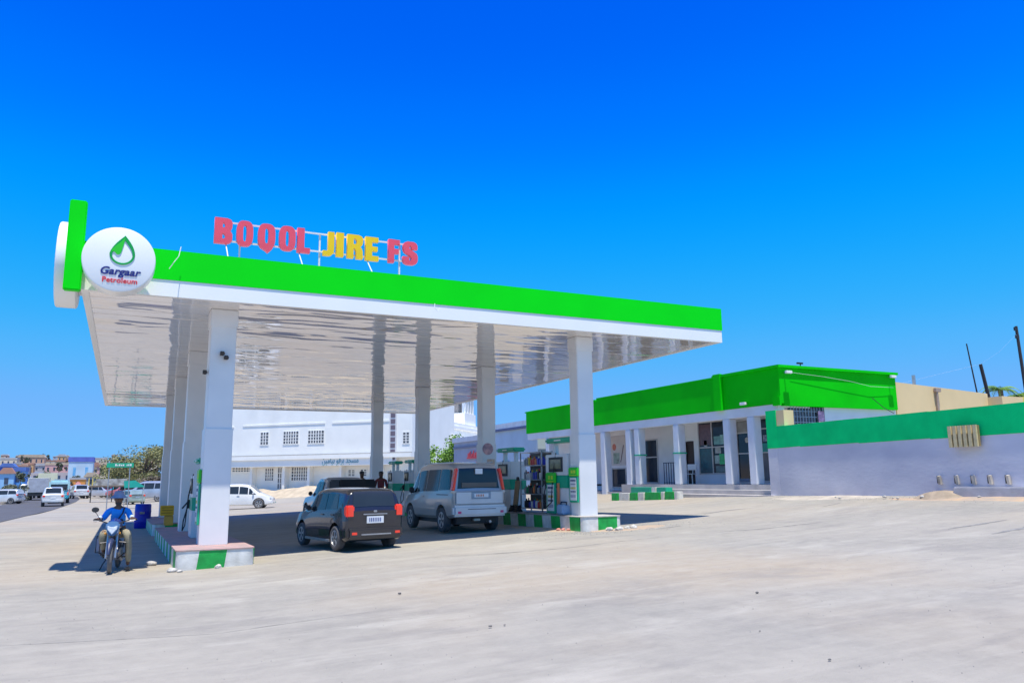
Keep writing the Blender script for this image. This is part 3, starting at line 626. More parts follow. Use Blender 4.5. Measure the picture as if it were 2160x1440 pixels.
wire([(21.5, 20.72, 5.2), (23, 20.70, 5.12), (24.5, 20.69, 5.0), (25.6, 20.7, 4.85), (26.9, 20.72, 4.86)], .006, 'pale cable sagging across the bright green end parapet')
wire([(25.6, 20.68, 4.4), (26.0, 20.55, 4.05), (26.25, 20.3, 3.8)], .014, 'thin dark stick leaning at the foot of the bright green parapet', m=M['dark'], cat='stick', name='stick')

# ---------------------------------------------------------------- boundary wall on the right
bw = empty('boundary_wall', (19.6, 16, 0.9), 0, 'boundary wall rendered lilac grey with a broad sea-green band along the top', 'wall')
def wx(y): return 19.2 + (y - 11.3) * .8 / 8.8
m1 = MB(); m2 = MB(); m3 = MB()
seg = [2.0, 5.0, 8.0, 11.3, 14, 16.5, 19.0, 20.1]
for a, b_ in zip(seg, seg[1:]):
    za, zb = .3, .3; ta, tb = 3.19, 3.18
    def qd(mm, y0, y1, zz0, zz1, t, zz2, zz3, off=0):
        v = [(wx(y0) - off, y0, zz0), (wx(y1) - off, y1, zz1), (wx(y1) + t, y1, zz1), (wx(y0) + t, y0, zz0), (wx(y0) - off, y0, zz2), (wx(y1) - off, y1, zz3), (wx(y1) + t, y1, zz3), (wx(y0) + t, y0, zz2)]
        mm.add(v, [(0, 3, 2, 1), (4, 5, 6, 7), (0, 1, 5, 4), (1, 2, 6, 5), (2, 3, 7, 6), (3, 0, 4, 7)])
    qd(m1, a, b_, .3, .3, .2, 2.47 - .003, 2.45 - .003); qd(m2, a, b_, 2.47, 2.45, .2, 3.19, 3.18, .012)
part('rendered_wall', m1, M['wallgrey'], bw); part('green_band', m2, M['wallteal'], bw)
part('end_pier', B(20.0, 20.2, 20.103, 20.55, .3, 2.447), M['wallgrey'], bw); part('end_pier_band', B(19.985, 20.21, 20.09, 20.55, 2.45, 3.74), M['wallteal'], bw)
part('pier_block', B(20.0, 20.45, 19.72, 20.07, 3.19, 3.72), M['beige'], bw)
# rough plaster ledge bulge along the foot (geometry) and a low kerb strip
m_ = MB()
for a, b_ in zip(lin(11.0, 14.2, 8), lin(11.4, 14.6, 8)): pass
part('foot_ledge', B(18.98, 19.25, 6.0, 13.2, .8, 1.20), mat('ledge_concrete', (.55, .53, .54), .85, .2, 3, bump=.4), bw, bevel=.03)
gr = part('wall_grate', MB().box(19.16, 19.22, 12.48, 13.28, 2.2, 2.72), mat('grate_back', (.30, .22, .10), .7), bw)
for i in range(6):
    y = 12.49 + i * .135
    part('slat', MB().box(19.10, 19.158, y, y + .085, 2.19, 2.73), mat('grate_cream', (.68, .55, .30), .6, .2, 8), gr)
for i, y in enumerate((13.79, 13.27, 12.8, 12.34, 11.87)):
    x = wx(y)
    v = part('drain_spout', MB().prism([(-.045, -.03), (.045, -.03), (.045, .03), (-.045, .03)], 0, .22, Matrix.Translation((x - .05, y, 1.26)) @ Matrix.Rotation(R(-12), 4, 'Y')), mat('spout_cream', (.50, .45, .38), .8, .3), bw)
    part('spout_hole', MB().box(x - .016, x + .01, y + .06, y + .12, 1.28, 1.48), M['dark'], v)

# beige building behind
bb = empty('beige_building', (30.5, 23, 1), 0, 'long plain beige building wall beyond the green-topped boundary wall', 'building')
m_ = MB(); m_.add([(27.22, 20.9, .5), (33.0, 20.9, .5), (33.0, 20.9, 4.86), (27.22, 20.9, 5.12), (27.22, 26, .5), (33.0, 26, .5), (33.0, 26, 4.86), (27.22, 26, 5.12)], [(0, 1, 2, 3), (5, 4, 7, 6), (4, 0, 3, 7), (1, 5, 6, 2), (3, 2, 6, 7), (0, 4, 5, 1)])
part('wall', m_, M['beige'], bb)
pp = part('drain_pipe', MB().frame((29.6, 20.82, 2.5), (29.6, 20.82, 4.86), 8, .05), mat('pipe_brown', (.40, .30, .24), .6), bb)
part('pipe_head', B(29.5, 29.8, 20.76, 20.88, 4.8, 4.95), mat('pipe_brown', (.40, .30, .24), .6), pp)
part('roof_pipe', MB().frame((29.2, 21.5, 5.1), (29.2, 21.5, 5.55), 8, .07), M['steel'], bb)
sb = empty('beige_outbuilding', (34, 21, 1), 0, 'small beige block at the end of the beige building', 'building')
part('wall', B(33.01, 34.45, 20.3, 22.5, .5, 4.70), M['beige'], sb)
part('yellow_corner', B(34.453, 34.6, 20.3, 22.5, .5, 4.72), mat('yellow_corner', (.72, .62, .10), .7), sb)

# poles and wires
def pole(a, b_, r0, r1, label, arms=()):
    rt = empty('utility_pole', a, 0, label, 'pole', 'dark poles behind the boundary wall')
    MB().frame((0, 0, 0), Vector(b_) - Vector(a), 8, r0, r1).build('shaft', mat('dark_wood', (.035, .03, .035), .8), rt)
    for p in arms: MB().box(p[0] - .12, p[0] + .12, p[1] - .04, p[1] + .04, p[2] - .09, p[2] + .09).build('bracket', M['dark'], rt)
    return rt
s_ = .80
def P30(x, z): return Vector((x * s_, 30 * s_, 1.55 + (z - 1.55) * s_))
t1 = P30(51.14, 10.8); pole((t1.x + .35, t1.y, 1), t1, .10, .07, 'tall dark pole rising at the right edge of the picture', [(-.40, 0, 7.8), (-.36, 0, 7.4)])
t2 = P30(47.04, 8.11); pole((t2.x + 1.25, t2.y, 1), t2, .10, .08, 'thicker shorter dark pole leaning left behind the boundary wall')
t3 = P30(46.68, 9.45); pole((t3.x + 1.1, t3.y + .4, 1), t3 + Vector((0, .4, 0)), .045, .03, 'thin taller dark pole leaning left behind the boundary wall')
wire([t1 + Vector((0, 0, -.4)), (t1 + t2) / 2 + Vector((0, 0, -.35)), t2], .004, 'pale overhead wire running down from the tall pole to the leaning pole', m=mat('wire_blue', (.25, .40, .65), .5))
wire([t2, t2 + Vector((-4, 3, -1.1)), t2 + Vector((-8.5, 7, -2.2))], .004, 'pale overhead wire running from the leaning pole towards the beige roof', m=mat('wire_blue', (.25, .40, .65), .5))

# green and white kerb blocks before the porch
kb = [((19.15, 29.0), (19.2, 28.55), 1), ((19.2, 28.5), (19.22, 27.75), 0), ((19.2, 27.7), (19.25, 27.2), 1), ((19.22, 27.15), (19.26, 26.75), 0), ((19.25, 26.7), (19.3, 25.75), 1), ((19.3, 25.7), (19.3, 25.5), 0), ((19.3, 25.45), (19.3, 24.9), 1), ((19.3, 24.85), (19.32, 24.65), 0)]
for i, (a, b_, k) in enumerate(kb):
    m_ = MB().box(a[0] - .1, a[0] + .2, b_[1], a[1], g(a[0], a[1]) - .1, g(a[0], a[1]) + .30)
    m_.build('kerb_stone', M['kgreen'] if k else M['kwhite'], None, org=(a[0], a[1], g(*a)), bevel=.02, label=('green' if k else 'white') + ' painted kerb block in the front row before the porch', cat='kerb', group='green and white kerb blocks before the porch')
for i, (ya, yb, k) in enumerate(((28.9, 27.45, 1), (27.4, 27.1, 0), (27.05, 26.4, 1))):
    m_ = MB().box(20.0, 20.35, yb, ya, .6, 1.10)
    m_.build('kerb_stone', M['teal'] if k else M['kwhite'], None, org=(20.1, ya, .6), bevel=.02, label=['long green kerb block in the back row before the railing', 'white kerb block between the two back-row green ones', 'short green kerb block at the right end of the back row'][i], cat='kerb', group='green and white kerb blocks before the porch')

# ---------------------------------------------------------------- shops further back on the right row
gs = empty('grey_shop', (24, 51, .5), 0, 'blue-grey flat-roofed shop with red lettering behind the silver van', 'building')
part('wall', B(22, 27, 47.6, 54.4, -.2, 4.15), mat('bluegrey_wall', (.36, .38, .46), .8, .1, 1), gs)
part('parapet', B(21.9, 27.1, 47.5, 54.5, 4.153, 4.5), mat('parapet_grey', (.55, .57, .64), .7), gs)
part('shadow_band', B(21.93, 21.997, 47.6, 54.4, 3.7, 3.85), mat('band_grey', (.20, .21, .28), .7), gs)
part('shop_door', B(21.95, 21.997, 49.5, 51, .3, 2.4), M['dark'], gs)
# red calligraphy-like lettering with a white round emblem
rw = MB()
for k, (y, z, w_, h_) in enumerate(((51.6, 3.0, .25, .34), (51.25, 2.95, .12, .5), (50.95, 3.0, .2, .3), (50.65, 2.95, .1, .55), (50.4, 3.0, .22, .35), (50.1, 2.95, .1, .45), (49.8, 3.0, .2, .3))):
    rw.prism([(0, 0), (w_, .05), (w_ + .08, h_), (.06, h_ - .04)], 0, .04, Matrix.Translation((21.93, y, z)) @ Matrix(((0, 0, -1, 0), (-1, 0, 0, 0), (0, 1, 0, 0), (0, 0, 0, 1))))
rw.box(21.9, 21.94, 49.6, 51.75, 2.93, 3.02)
part('red_lettering', rw, mat('shop_red', (.75, .06, .08), .5), gs)
part('round_emblem', MB().lathe([(.36, 0), (.36, .05)], 24, Matrix.Translation((21.93, 49.2, 3.15)) @ Matrix.Rotation(R(-90), 4, 'Y')), mat('emblem', (.70, .25, .28), .5, .5, 4, c2=(.8, .6, .6)), gs)
part('red_lettering', MB().box(21.91, 21.95, 48.9, 49.35, 2.3, 2.75).box(21.91, 21.95, 49.45, 49.8, 2.3, 2.7).box(21.91, 21.95, 49.9, 50.2, 2.35, 2.68), mat('shop_red_pale', (.75, .22, .22), .5), gs)
bs = empty('blue_shop', (24, 44, .6), 0, 'pale blue flat-roofed shop squeezed between the grey shop and the green parapet', 'building')
part('wall', B(22, 27, 41.2, 47.3, -.2, 4.55), mat('paleblue_wall', (.46, .56, .66), .8, .08, 1), bs)
part('parapet', B(21.9, 27.1, 41.1, 47.4, 4.70, 5.02), mat('parapet_pale', (.62, .66, .72), .7), bs)
part('roof_edge', B(21.85, 27.1, 41.1, 47.4, 4.553, 4.697), mat('edge_navy', (.10, .13, .25), .7), bs)
part('roof_hatch', MB().prism([(41.8, 5.03), (43.6, 5.03), (43.2, 5.5), (42.4, 5.42)], 23, 23.6, Matrix(((0, 0, 1, 0), (1, 0, 0, 0), (0, 1, 0, 0), (0, 0, 0, 1)))), mat('hatch_pink', (.70, .35, .30), .7), bs)
part('door', B(21.94, 21.997, 43, 44.2, .5, 2.7), M['pumpw'], bs)
part('window', B(21.94, 21.997, 45, 46.2, 1.4, 2.6), M['glass'], bs)

# ---------------------------------------------------------------- white two-storey building behind
wb = empty('white_building', (16, 80, -.2), 0, 'white two-storey building with barred windows and a blue sign band behind the station', 'building')
ww = mat('whitewash', (.90, .89, .85), .8, .06, .6, bump=.1)
A = Vector((4.5, 90.0, 0)); Bc = Vector((24.2, 70.2, 0)); Cc = Vector((38.5, 86.4, 0))
def onface(P, Q, u): return P + (Q - P).normalized() * u
d1 = (Bc - A).normalized(); n1 = Vector((d1.y, -d1.x, 0)); n1 = n1 if n1.y < 0 else -n1
L1 = (Bc - A).length
d2 = (Cc - Bc).normalized(); n2_ = Vector((d2.y, -d2.x, 0)); L2 = (Cc - Bc).length
def fb(mm, P, d, nn, u0, u1, z0, z1, o0, o1):
    vs = []
    for z in (z0, z1):
        for u, o in ((u0, o0), (u1, o0), (u1, o1), (u0, o1)):
            p = P + d * u + nn * o; vs.append((p.x, p.y, z))
    return mm.add(vs, [(0, 3, 2, 1), (4, 5, 6, 7), (0, 1, 5, 4), (1, 2, 6, 5), (2, 3, 7, 6), (3, 0, 4, 7)])
# main block: upper floor flush, lower floor recessed under a ledge
part('upper_storey', fb(MB(), A, d1, n1, 0, L1, 4.0, 9.2, -10, 0), ww, wb)
part('lower_storey', fb(MB(), A, d1, n1, 0, L1, -1.5, 3.997, -10, -1.0), ww, wb)
part('ledge', fb(MB(), A, d1, n1, 0, L1, 3.62, 3.995, -.98, .25), ww, wb)
part('sign_band', fb(MB(), A, d1, n1, 0, L1 - 2, 2.95, 3.617, -.9, .12), ww, wb)
sl_ = part('shadow_slot', fb(MB(), A, d1, n1, 0, L1, 3.998, 4.10, .002, .10), mat('slot_shade', (.35, .34, .33), .9), wb)  # dark grey strip painted in as a line of shadow above the ledge
part('cornice', fb(MB(), A, d1, n1, 0, 7.8, 6.95, 7.10, 0.002, .05), ww, wb)
part('cornice', fb(MB(), A, d1, n1, 8.9, 18.5, 7.02, 7.17, 0.002, .05), ww, wb)
part('cornice', fb(MB(), A, d1, n1, 19.3, L1 - 2, 7.0, 7.15, 0.002, .05), ww, wb)
part('side_wing', fb(MB(), Bc, d2, n2_, 10.02, L2, -1.5, 7.6, -9, .0) , ww, wb)
part('wing_cornice', fb(MB(), Bc, d2, n2_, 1.2, L2, 6.9, 7.2, .002, .22), ww, wb)
part('wing_tower', fb(MB(), Bc, d2, n2_, L2 - 5.0, L2 - 1, 7.603, 9.0, -5, -.4), ww, wb)
tw = MB()
for i in range(4): fb(tw, Bc, d2, n2_, L2 - 4.6 + i * .95, L2 - 4.2 + i * .95, 9.0, 11.6, -.9, -.5)
part('tower_posts', tw, ww, wb); part('tower_roof', fb(MB(), Bc, d2, n2_, L2 - 5.2, L2 - .8, 11.6, 12, -5, -.3), ww, wb)
part('tower_core', fb(MB(), Bc, d2, n2_, L2 - 4.4, L2 - 1.4, 9.0, 11.6, -4, -1.4), mat('tower_tan', (.45, .38, .32), .8), wb)
part('wing_balcony', fb(MB(), Bc, d2, n2_, 9, L2 + .6, 4.9, 5.9, .002, .9), ww, wb)
barm = mat('bar_grey', (.38, .37, .38), .6)
def bwin(P, d, nn, u, z, w_, h_, nb, o=0.0):
    fr_ = MB(); fb(fr_, P, d, nn, u, u + w_, z, z + h_, o + .005, o + .03)
    f_ = part('window', fr_, mat('window_dark', (.16, .16, .17), .3, .4, 2), wb)
    fb2 = MB(); t = .07
    fb(fb2, P, d, nn, u - t, u, z - t, z + h_ + t, o + .005, o + .05); fb(fb2, P, d, nn, u + w_, u + w_ + t, z - t, z + h_ + t, o + .005, o + .05)
    fb(fb2, P, d, nn, u, u + w_, z - t, z, o + .005, o + .05); fb(fb2, P, d, nn, u, u + w_, z + h_, z + h_ + t, o + .005, o + .05)
    part('window_frame', fb2, ww, f_)
    ba = MB()
    for k in range(1, nb): fb(ba, P, d, nn, u + w_ * k / nb - .045, u + w_ * k / nb + .045, z, z + h_, o + .032, o + .06)
    for k in (1, 2, 3): fb(ba, P, d, nn, u, u + w_, z + h_ * k / 4 - .03, z + h_ * k / 4 + .03, o + .061, o + .066)
    part('window_bars', ba, ww, f_)
# u from the left end A; px 550 -> etc.
UP = [(8.9 , 1.0, 3), (13.2, 1.65, 6), (17.2, 1.65, 6)]
WIN_U = {}
for u, w_, nb in ((11.1, .9, 3), (13.8, 1.7, 6), (16.65, 1.75, 6)): bwin(A, d1, n1, u, 5.16, w_, 1.2, nb)
bwin(A, d1, n1, 4.6, 5.16, 1.7, 1.2, 6)
for u, w_, nb, z, h_ in ((11.1, .95, 4, 1.6, 1.2), (12.6, .7, 3, .8, 2.05), (14.2, 2.15, 8, 1.6, 1.25), (20.65, .65, 2, 1.95, .56), (22.0, .6, 2, 1.95, .58), (7.1, 2.35, 7, 2.55, .6)): bwin(A, d1, n1, u, z, w_, h_, nb, -1.0)
for u in (9.75, 13.6, 16.45, 20.0, 24.3): part('pillar', fb(MB(), A, d1, n1, u, u + .28, -1.5, 2.945, -.995, -.25), ww, wb)
sg2 = part('stair_grille', fb(MB(), A, d1, n1, 25.55, 26.3, 3.2, 7.9, .002, .06), mat('grille_white', (.7, .69, .70), .7), wb)
gl_ = MB()
for k in range(8): fb(gl_, A, d1, n1, 25.68, 26.17, 3.35 + k * .57, 3.78 + k * .57, .062, .08)
part('grille_opening', gl_, mat('grille_dark', (.16, .13, .17), .8), sg2)
bwin(A, d1, n1, 27.0, 4.9, .6, 1.0, 2)
bwin(Bc, d2, n2_, 4.0, 4.9, .7, 1.0, 2); bwin(Bc, d2, n2_, 9.8, 2.9, 1.0, 1.3, 3)
# lettering on the sign band: presentation-form Arabic, right to left laid out
ar = '\uFEE6\uFEF4\uFEE3\uFE8E\uFEF4\uFEE7 \uFEEE\uFED7\uFEAE\uFE91 \uFEAA\uFEA0\uFEB4\uFEE3'
try:
    dz = text_mesh(ar, .85, .02, 'band_lettering', mat('sign_tealblue', (.25, .42, .48), .6), wb, (0, 0, 0), (0, 0, 0), 1.0, .012)
    W_ = max(v.co.x for v in dz.data.vertices) - min(v.co.x for v in dz.data.vertices)
    sc_ = 4.0 / max(W_, .1); p = A + d1 * 20.35 + n1 * .14
    dz.matrix_local = Matrix.Translation((p.x - 16, p.y - 80, 3.18 + .2)) @ Matrix(((d1.x, 0, n1.x, 0), (d1.y, 0, n1.y, 0), (0, 1, 0, 0), (0, 0, 0, 1))) @ Matrix.Diagonal((sc_, 1, 1, 1))
except Exception as e: print('arabic', e)
# sand heap in front of it
mb = MB(); hxs = lin(6, 26, 26) + [26]; hys = lin(0, 5.4, 9) + [5.4]
def heap(u, o):
    p = A + d1 * u + n1 * o; e = sm(0, 2.5, 5.4 - o) * sm(0, 3, u - 6) * sm(0, 3, 26 - u)
    return (p.x, p.y, g(p.x, p.y) - .1 + e * (.75 + .35 * noise.noise(Vector((u * .5, o * .5, 2)))))
mb.add([heap(u, o) for o in hys for u in hxs], [(j * len(hxs) + i, j * len(hxs) + i + 1, (j + 1) * len(hxs) + i + 1, (j + 1) * len(hxs) + i) for j in range(len(hys) - 1) for i in range(len(hxs) - 1)])
mb.build('sand_bank', mat('sand', (.46, .38, .28), .95, .2, 2, bump=.3), kind='structure', smooth=60)
# ---------------------------------------------------------------- vehicles
def crom(keys, y):
    """smooth interpolation of station parameters along the length"""
    ys_ = [k[0] for k in keys]
    if y <= ys_[0]: return keys[0][1:]
    if y >= ys_[-1]: return keys[-1][1:]
    for i in range(len(keys) - 1):
        if y <= ys_[i + 1]: break
    h = ys_[i + 1] - ys_[i]; t = (y - ys_[i]) / h; out = []
    for c_ in range(1, len(keys[0])):
        p0 = keys[i][c_]; p1 = keys[i + 1][c_]
        def slope(j):
            if j <= 0 or j >= len(keys) - 1: return 0
            a = (keys[j][c_] - keys[j - 1][c_]) / (ys_[j] - ys_[j - 1]); b2 = (keys[j + 1][c_] - keys[j][c_]) / (ys_[j + 1] - ys_[j])
            if a * b2 <= 0: return 0
            return 2 * a * b2 / (a + b2)
        m0 = slope(i) * h; m1_ = slope(i + 1) * h
        out.append((2 * t**3 - 3 * t * t + 1) * p0 + (t**3 - 2 * t * t + t) * m0 + (-2 * t**3 + 3 * t * t) * p1 + (t**3 - t * t) * m1_)
    return out
# station: (y, z_bottom, z_belt, z_top, w_low, w_belt, w_top)
def section(keys, y):
    zb, zl, zt, wl, wb_, wt = crom(keys, y); e = max(zt - zl, .015)
    return [(0, zb), (wl * .90, zb), (wl * .985, zb + .07), (wl, zb + .2), ((wl + wb_) / 2 + .012, (zb + zl) / 2 + .08), (wb_, zl - .06 if e > .1 else zl - .04), (wb_ - .012, zl), (wt + .03 * min(1, e), zt - .16 * e), (wt - .03, zt - .06 * e), (wt - .12, zt), (wt * .5, zt + .012), (0, zt + .018)]
IB, IT, IR = 6, 7, 9                                                     # belt point, pillar top point, roof edge point
def surf(keys, y, i, f):
    s = section(keys, y); a, b_ = s[i], s[i + 1]; return (a[0] + (b_[0] - a[0]) * f, y, a[1] + (b_[1] - a[1]) * f)
PAINTS = {}
def paint(name, c, rough=.25, metal=.3, dust=0.0):
    return mat('paint_' + name, c, rough, .12, 1.5, metal=metal, coat=.8, c2=tuple(x * (1 - .2) + .25 * dust for x in c))
def car(label, loc, rz, keys, colr, wheels, rw, track, win, glass=None, scale=1.0, rear=None, front=None, detail=True, cat='car', group=None, name='car', lamps=None, spokes=5, body2=None, arch=True, plate_y=None, extra=None):
    root = empty(name, loc, rz, label, cat, group); root.scale = (scale,) * 3
    glass = glass or M['cglass']
    y0, y1 = keys[0][0], keys[-1][0]
    n_ = 56 if detail else 22
    ys_ = sorted(set([y0 + (y1 - y0) * i / n_ for i in range(n_ + 1)] + [k[0] for k in keys]))
    rings = []
    for y in ys_:
        s = section(keys, y); rings.append([(x, y, z) for x, z in s] + [(-x, y, z) for x, z in s[-2:0:-1]])
    m = len(rings[0]); mb = MB()
    mb.add([v for rg in rings for v in rg], [(i * m + k, i * m + (k + 1) % m, (i + 1) * m + (k + 1) % m, (i + 1) * m + k) for i in range(len(rings) - 1) for k in range(m)] + [tuple(range(m))[::-1], tuple(range((len(rings) - 1) * m, len(rings) * m))])
    body = mb.build('body', colr, root, smooth=28)
    if arch:
        cut = MB()
        for wy in wheels:
            for sx in (-1, 1):
                cut.frame((sx * (track - .26), wy, rw + .01), (sx * (track + .4), wy, rw + .01), 28 if detail else 14, rw + .07)
        co = cut.build('cutter', M['black'], None)
        co.parent = root
        md = body.modifiers.new('b', 'BOOLEAN'); md.operation = 'DIFFERENCE'; md.object = co; md.solver = 'EXACT'
        bpy.context.view_layer.update()
        me = bpy.data.meshes.new_from_object(body.evaluated_get(bpy.context.evaluated_depsgraph_get())); body.modifiers.clear()
        if len(me.polygons) > 50:
            body.data = me; me.polygons.foreach_set('use_smooth', [True] * len(me.polygons)); me.set_sharp_from_angle(angle=R(28))
        bpy.data.objects.remove(co)
    # glass: side panes (ya, yb, fa, fb at each end), windscreen and rear screen
    for (ya, yb, *rest) in win['side']:
        fa = rest[0] if rest else .06; fbv = rest[1] if len(rest) > 1 else .93; sl_a = rest[2] if len(rest) > 2 else 0; sl_b = rest[3] if len(rest) > 3 else 0
        for sx in (-1, 1):
            mm = MB(); K = 8; vs = []
            for j in range(K + 1):
                t = j / K
                for f, sa, sb in ((fa, 0, 0), ((fa + fbv) / 2, sl_a / 2, sl_b / 2), (fbv, sl_a, sl_b)):
                    y = (ya + sa) + ((yb + sb) - (ya + sa)) * t
                    x, yy, z = surf(keys, y, IB, f); vs.append((sx * (x + .007), yy, z + .001))
            mm.add(vs, [(j * 3 + a, j * 3 + a + 1, j * 3 + 4 + a, j * 3 + 3 + a) for j in range(K) for a in (0, 1)])
            mm.build('side_window', glass, root, smooth=60)
    for nm, key in (('windscreen', 'front'), ('rear_window', 'rear')):
        if key in win:
            ya, yb, inset = win[key]; sgn = 1 if key == 'front' else -1
            mm = MB(); K = 6; vs = []
            for j in range(K + 1):
                y = ya + (yb - ya) * j / K; s = section(keys, y); dzdy = (section(keys, y + .01)[11][1] - section(keys, y - .01)[11][1]) / .02
                nn = Vector((0, -dzdy, 1)).normalized() * .008
                for f in (-1, -.6, -.2, .2, .6, 1):
                    xx = f * (s[9][0] - inset + .04); zz = s[9][1] + (s[11][1] - s[9][1]) * (1 - abs(f)) if abs(f) < 1 else s[9][1]
                    vs.append((xx, y + nn.y, zz + nn.z + .004))
            mm.add(vs, [(j * 6 + a, j * 6 + a + 1, j * 6 + 7 + a, j * 6 + 6 + a) for j in range(K) for a in range(5)])
            mm.build(nm, glass, root, smooth=60)
    # wheels
    for wy in wheels:
        for sx in (-1, 1):
            q = Matrix.Translation((sx * (track - .105), wy, rw)) @ Matrix.Rotation(R(90) * sx, 4, 'Y')
            prof = [(rw * .62, -.10), (rw * .90, -.105), (rw * .985, -.08), (rw, -.04), (rw, .04), (rw * .985, .08), (rw * .90, .105), (rw * .66, .10), (rw * .62, .085)]
            wr = bpy.data.objects.new('wheel', None); col.objects.link(wr); wr.parent = root; wr.matrix_local = q; wr.empty_display_size = .1
            MB().lathe(prof, 28 if detail else 14, close=True).build('tyre', mat('dusty_tyre', (.10, .095, .10), .85, .3, 6), wr, smooth=50)
            rm = MB().lathe([(rw * .64, .07), (rw * .64, .096), (rw * .58, .098), (rw * .56, .07)], 28 if detail else 14, close=False)
            rm.lathe([(.0, .085), (rw * .15, .085), (rw * .17, .06)], 12, close=False)
            if detail:
                for k in range(spokes):
                    a = 2 * math.pi * k / spokes
                    rm.box(rw * .12, rw * .60, -.022, .022, .062, .088, Matrix.Rotation(a, 4, 'Z'))
                    rm.box(rw * .12, rw * .60, -.012, .012, .062, .086, Matrix.Rotation(a + .22, 4, 'Z'))
            rm.build('rim', M['rim'], wr)
            MB().lathe([(0, .03), (rw * .60, .03)], 20, close=False).build('brake_disc', M['dark'], wr)
    # rear and front furniture from lists of (name, x0, x1, y0, y1, z0, z1, material, mirrored, bevel)
    for it in (extra or []):
        nm, bx, mt, mir = it[:4]; bv = it[4] if len(it) > 4 else .008
        for sx in ((-1, 1) if mir else (1,)):
            x0, x1 = bx[0] * sx, bx[1] * sx
            MB().box(min(x0, x1), max(x0, x1), *bx[2:]).build(nm, mt, root, bevel=bv)
    return root
# --- black hatchback, rear towards the camera (local +y is the nose)
kb_ = [(-1.84, .34, .93, .95, .74, .74, .70), (-1.80, .28, .95, 1.02, .80, .79, .70), (-1.68, .24, .97, 1.41, .825, .80, .66), (-1.50, .22, .975, 1.475, .83, .815, .675), (-.9, .20, .965, 1.495, .83, .815, .68), (-.2, .20, .945, 1.50, .83, .815, .68), (.35, .20, .93, 1.45, .83, .81, .66), (.78, .20, .915, 1.13, .83, .80, .66), (1.08, .21, .90, .94, .83, .79, .70), (1.5, .22, .84, .86, .82, .76, .68), (1.78, .28, .72, .73, .76, .68, .6), (1.86, .34, .62, .63, .66, .6, .5)]
pb = paint('black', (.018, .018, .026), .2, .2, .05)
hc = car('black hatchback seen from behind left, just inside the canopy shade', (4.50, 17.50, g(4.6, 17.5)), R(9.5), kb_, pb, (-1.18, 1.14), .30, .84,
    {'side': [(-.48, .22, .05, .93, 0, 0), (-1.25, -.54, .08, .93, .10, 0), (.28, .80, .05, .90, 0, -.42)], 'front': (.40, 1.02, .02), 'rear': (-1.79, -1.67, .02)},
    extra=[('tail_light', (.58, .80, -1.865, -1.66, .80, 1.10), M['red'], True, .035),
           ('rear_bumper', (-.78, .78, -1.93, -1.80, .30, .56), pb, False, .05),
           ('bumper_strip', (-.42, .42, -1.945, -1.925, .385, .415), M['steel'], False, .003),
           ('reflector', (.54, .68, -1.94, -1.925, .40, .46), M['red'], True, .003),
           ('tailgate_trim', (-.34, .34, -1.875, -1.842, .865, .89), M['steel'], False, .004),
           ('number_plate', (-.24, .24, -1.868, -1.842, .66, .83), M['plate'], False, .004),
           ('side_sill', (.80, .85, -.85, .80, .20, .26), M['steel'], True, .01),
           ('door_handle', (.818, .845, -.42, -.25, .84, .87), pb, True, .006),
           ('door_handle', (.818, .845, -1.08, -.92, .85, .88), pb, True, .006),
           ('wiper', (-.02, .34, -1.80, -1.775, 1.02, 1.04), M['dark'], False, .004),
           ('emblem', (-.05, .05, -1.868, -1.842, .92, .97), M['steel'], False, .01)], scale=.81)
def mirrors(root, x, y, z, m, s=1.0):
    for sx in (-1, 1):
        MB().box(sx * x - .02 if sx > 0 else -x - .11 * s, x + .11 * s if sx > 0 else -x + .02, y - .05, y + .06, z, z + .14 * s).build('mirror', m, root, bevel=.03)
mirrors(hc, .82, .52, .93, M['dark'])
MB().box(-.35, .35, -1.60, -1.45, 1.40, 1.432).build('spoiler', pb, hc, bevel=.01)
def plate_marks(root, y, z0, z1, hw, n_=7, seed=1, mt=None):
    rr = random.Random(seed); ma = MB(); x = -hw
    while x < hw - .03:
        ww_ = rr.uniform(.022, .04); ma.box(x, x + ww_, y - .004, y - .001, z0, z1); x += ww_ + .02
    ma.build('plate_characters', mt or mat('plate_ink', (.12, .16, .35), .5), root)
plate_marks(hc, -1.868, .70, .79, .18)
